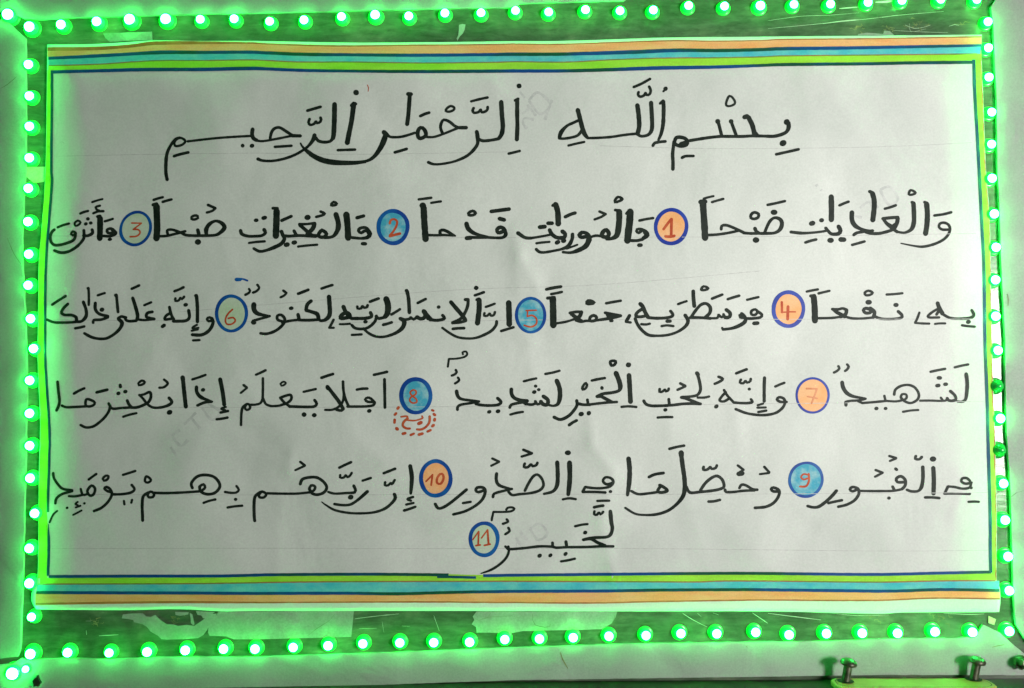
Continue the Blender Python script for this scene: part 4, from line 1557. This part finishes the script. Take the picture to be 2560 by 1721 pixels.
T1 = (0, 0); 
def C(*g): 
    t = tabs(*g)
    return lambda x: smooth_interp(t, x)
P1, P2, P3, P4 = (0, 0), (640, 0), (1280, 0), (1920, 0)
Q1, Q2, Q3, Q4 = (0, 1291), (640, 1291), (1280, 1291), (1920, 1291)
t_brown = C((*P1, [(430,432),(900,426),(1200,405),(1400,378),(1860,378),(2300,386)]), (*P2, [(100,395),(500,408),(850,414),(1400,408),(2200,402)]), (*P3, [(0,398),(400,400),(900,385),(1500,366),(1800,372),(2300,365)]), (*P4, [(100,356),(900,349),(1900,331),(1960,330)]))
t_or = C((*P1, [(430,462),(900,455),(1200,432),(1400,410),(1860,402),(2300,399)]), (*P2, [(100,405),(500,420),(850,424),(1400,417),(2200,409)]), (*P3, [(0,404),(400,408),(900,392),(1500,374),(1800,379),(2300,371)]), (*P4, [(100,364),(900,357),(1900,340),(1960,339)]))
t_n1 = C((*P1, [(430,520),(900,495),(1200,478),(1450,462),(1860,464),(2300,462)]), (*P2, [(100,468),(400,480),(850,486),(1500,490),(2200,483)]), (*P3, [(0,479),(400,480),(1100,458),(1500,443),(1900,446),(2300,437)]), (*P4, [(100,430),(700,424),(1300,414),(1950,403)]))
t_n1b = C((*P1, [(430,547),(900,526),(1200,508),(1450,497),(1860,494),(2300,492)]), (*P2, [(100,499),(400,511),(850,515),(1500,520),(2200,513)]), (*P3, [(0,512),(400,511),(1100,494),(1500,477),(1900,478),(2300,468)]), (*P4, [(100,462),(700,454),(1300,442),(1950,428)]))
t_bt = C((*P1, [(430,600),(900,586),(1200,566),(1450,553),(1860,552),(2300,547)]), (*P2, [(100,553),(400,566),(850,566),(1500,575),(2200,569)]), (*P3, [(0,564),(500,567),(900,546),(1300,532),(1900,527),(2300,518)]), (*P4, [(100,511),(700,505),(1300,499),(1950,491)]))
t_n2 = C((*P1, [(430,644),(900,632),(1200,622),(1450,619),(1860,618),(2300,608)]), (*P2, [(100,615),(400,628),(850,636),(1500,639),(2200,634)]), (*P3, [(0,633),(500,632),(900,620),(1300,605),(1900,596),(2300,583)]), (*P4, [(100,576),(900,568),(1300,560),(1890,553)]))
t_n2b = C((*P1, [(430,674),(900,662),(1200,655),(1450,652),(1860,651),(2300,642)]), (*P2, [(100,645),(400,657),(850,663),(1500,669),(2200,666)]), (*P3, [(0,665),(500,663),(900,653),(1300,640),(1900,627),(2300,611)]), (*P4, [(100,606),(900,598),(1300,590),(1890,584)]))
xl, xr = 118.5, 2454
B0 = 0.00010
band(t_or, t_n1, xl, xr, M['orange'], 'orange_stripe', poster, B0)
band(t_brown, lambda x: t_or(x) + 0.8, xl, xr, M['brown'], 'brown_line', poster, B0 + 2e-5)
band(lambda x: t_n1b(x) - 0.5, lambda x: t_bt(x), xl + 2, xr, M['cyan'], 'blue_stripe', poster, B0)
band(t_n1, t_n1b, xl + 2, xr, M['navy'], 'navy_line', poster, B0 + 3e-5)
band(lambda x: t_bt(x), lambda x: t_n2(x) + 1, xl + 2, xr, M['lime'], 'lime_stripe', poster, B0 + 1e-5)
band(lambda x: t_bt(x) - 1.3, lambda x: t_bt(x) + 1.6, xl + 2, 2442, M['brown_thin'], 'thin_brown_line', poster, B0 + 4e-5)
band(t_n2, t_n2b, 127, 2438, M['navy'], 'navy_line', poster, B0 + 5e-5)
# bottom stripes
q_a = C((*Q1, [(410,536),(1200,532),(2000,531),(2300,524)]), (*Q2, [(100,520),(1000,515),(1740,521)]), (*Q3, [(-263,528),(0,524),(900,515),(1900,507)]), (*Q4, [(0,508),(1000,517),(1500,506),(2040,494)]))
q_b = C((*Q1, [(410,618),(1200,616),(1800,613),(2300,606)]), (*Q2, [(100,603),(600,597),(1200,594),(2200,592)]), (*Q3, [(0,592),(1300,597),(1700,598),(1900,590)]), (*Q4, [(0,590),(1000,600),(1600,588),(2080,586)]))
q_c = C((*Q1, [(320,681),(1200,685),(1800,687),(2300,690)]), (*Q2, [(100,690),(800,688),(1300,693),(1800,680),(2200,673)]), (*Q3, [(0,671),(800,668),(1400,659),(2200,655)]), (*Q4, [(0,657),(700,665),(1100,669),(1600,655),(2125,663)]))
q_d = C((*Q1, [(320,791),(1000,779),(1700,773),(2300,779)]), (*Q2, [(100,780),(700,778),(1500,775),(2200,780)]), (*Q3, [(0,780),(700,785),(1400,770),(2200,758)]), (*Q4, [(0,758),(1000,761),(1500,741),(2125,747)]))
q_a2 = lambda x: q_a(x) + 7.6
band(lambda x: q_a2(x) - 0.5, q_b, 100, 2489, M['lime'], 'lime_stripe', poster, B0)
band(lambda x: q_b(x) + 1, lambda x: q_c(x) + 0.5, 92, 2498, M['cyan'], 'blue_stripe', poster, B0)
band(lambda x: q_c(x) + 7.2, lambda x: q_d(x) + 1, 89, 2500, M['orange'], 'orange_stripe', poster, B0)
band(lambda x: q_b(x) - 1.4, lambda x: q_b(x) + 2.0, 95, 2488, M['brown_thin'], 'thin_brown_line', poster, B0 + 2e-5)
band(q_c, lambda x: q_c(x) + 7.8, 90, 2499, M['navy'], 'navy_line', poster, B0 + 3e-5)
band(q_d, lambda x: q_d(x) + (5.6 if x < 500 else 5.6 - 2.0 * min((x - 500) / 200, 1)), 89, 2500, M['brown'], 'brown_line', poster, B0 + 3e-5)
band(q_a, q_a2, 122, 640 + 1755 / S, M['navy'], 'navy_line', poster, B0 + 5e-5)
band(lambda x: q_a(x) + 5.5, lambda x: q_a(x) + 12, 640 + 1650 / S, 640 + 2005 / S, M['navy'], 'navy_line', poster, B0 + 6e-5)
band(lambda x: q_a(x) + 2, lambda x: q_a2(x) + 1, 640 + 1750 / S, 640 + 2075 / S, M['lime'], 'lime_stripe', poster, B0 + 4e-5)
band(q_a, q_a2, 640 + 2070 / S, 2478, M['navy'], 'navy_line', poster, B0 + 5e-5)
# side borders
nav_L = [(176, 130), (250, 130), (430, 128.5), (450, 130), (495, 127.4), (577, 120.6), (632, 116.5), (714, 113.7), (870, 113), (915, 114), (997, 119), (1079, 124), (1162, 123), (1271, 119.5), (1310, 121), (1373, 122), (1443, 120)]
nav_R = [(149, 2434.4), (233, 2437), (329, 2442.6), (430, 2448), (577, 2455.3), (659, 2459.5), (769, 2461.4), (870, 2463), (997, 2467.7), (1107, 2470.4), (1290, 2475.5), (1373, 2475.8), (1434, 2477)]
LN = lambda y: smooth_interp(nav_L, y); RN = lambda y: smooth_interp(nav_R, y)
EL = lambda y: smooth_interp(edge_L, y); ER = lambda y: smooth_interp(edge_R, y)
band(lambda y: EL(y) + 1, lambda y: LN(y) - 2, 176, 1446, M['lime'], 'lime_stripe', poster, B0 + 1e-5, horizontal=False)
band(lambda y: RN(y) + 2, lambda y: ER(y) - 2.5, 138, 1447, M['lime'], 'lime_stripe', poster, B0 + 3e-5, horizontal=False)
band(lambda y: LN(y) - 3.4, lambda y: LN(y) + 3.4, 177, 1281, M['teal'], 'navy_line', poster, B0 + 8e-5, horizontal=False)
band(lambda y: LN(y) - min(3.6, 0.6 + (y - 1308) / 12), lambda y: LN(y) + min(3.6, 0.6 + (y - 1308) / 12), 1310, 1440, M['teal'], 'navy_line', poster, B0 + 8e-5, horizontal=False)
band(lambda y: RN(y) - 4.2, lambda y: RN(y) + 4.2, 149, 1432, M['teal'], 'navy_line', poster, B0 + 8e-5, horizontal=False)
band(lambda y: ER(y) - 3.6 - 1.2 * noise.noise(Vector((y / 60, 0, 0))), lambda y: ER(y) - 0.6, 126, 1452, M['brown'], 'brown_line', poster, B0 + 6e-5, edge_jit=1.2, horizontal=False)

# handwriting
cur = None; origin = (0, 0)
extra = {'r': Ink(), 'b': Ink()}
def parse(tok, ox, oy):
    closed = tok[0].endswith('c')
    w0 = float(tok[0].rstrip('c').lstrip('rbn'))
    pts = []; wl = w0
    for t in tok[1:]:
        q = [float(z) for z in t.split(',')]
        if len(q) > 2: wl = q[2]
        elif pts == []: wl = w0
        pts.append((ox + q[0] / S, oy + q[1] / S, wl / S))
    return pts, closed
for line in INK.strip().splitlines():
    tok = line.split()
    if tok[0] == 'T': origin = (float(tok[1]), float(tok[2])); continue
    if tok[0] == 'W':
        if cur and cur.v: cur.build('word', M['ink'], poster)
        cur = Ink(); continue
    pts, closed = parse(tok, *origin)
    tgt = extra[tok[0][0]] if tok[0][0] in 'rb' else cur
    tgt.stroke(pts, closed)
cur.build('word', M['ink'], poster)
extra['r'].stroke([(640 + 1015 / S, 775 / S, 1.6), (640 + 1025 / S, 800 / S, 1.8), (640 + 1022 / S, 835 / S, 1.4)])
extra['r'].build('red_ornament', M['red'], poster)
extra['b'].build('blue_blot', M['ring'], poster)
# numbered verse markers
MARK_N = {(m[0], m[1], m[2]): k + 1 for k, m in enumerate(MARK)}
for (ox, oy, cx, cy, rx, ry, rw, tilt, fill, ringm, nums) in MARK:
    x, y = ox + cx / S, oy + cy / S
    d = Ink(); d.disc(x, y, (rx) / S, ry / S, off=0.00008, rings=6, ang=tilt, wob=0.02)
    m_ = d.build('verse_marker', M[fill], poster)
    vn = MARK_N[(ox, oy, cx)]
    m_['label'] = {'orange_fill': 'orange', 'cyan_fill': 'light blue', 'green_fill': 'pale green'}[fill] + ' disc ringed in blue with a red ' + str(vn)
    r_ = Ink(); P = []
    sd = random.random() * 40
    for k in range(28):
        a = 2 * math.pi * k / 28
        q = 1 + 0.022 * noise.noise(Vector((math.cos(a) * 1.3, math.sin(a) * 1.3, sd)))
        ex, ey = math.cos(a) * rx / S * q, math.sin(a) * ry / S * q
        wd = rw / S * (1 + 0.28 * noise.noise(Vector((math.cos(a), math.sin(a), sd + 9))))
        P.append((x + ex * math.cos(tilt) - ey * math.sin(tilt), y + ex * math.sin(tilt) + ey * math.cos(tilt), wd))
    r_.stroke(P, True, base=0.00014, jit=0.03)
    r_.build('ring', M[ringm], m_)
    nu = Ink()
    for part in nums.split('|'):
        pts, closed = parse(part.split(), ox, oy); nu.stroke(pts, closed)
    nu.build('numeral', M['red_pale' if vn == 7 else 'red'], m_)
# pencil ruling and print showing through
for k, L_ in enumerate(FAINT):
    pe = Ink()
    pe.stroke([(x, y, 0.9) for x, y in L_], base=0.00004 + 0.000002 * k, caps=False, jit=0.3)
    pe.build('pencil_line', M['pencil'], poster)
seal = {}
for L_ in PRINT:
    cx, cy = L_[0]
    key = (0 if cx < 900 else 1 if cx < 1450 else 2, 0 if cy < 700 else 1)
    fp = seal.setdefault(key, Ink())
    fp.stroke([(x, y, 6.0) for x, y in L_], base=0.00003 + 0.000002 * (fp.n % 9), caps=False, jit=0.3); fp.n += 1
for fp in seal.values():
    fp.build('faint_print', M['faint'], poster)['kind'] = 'stuff'
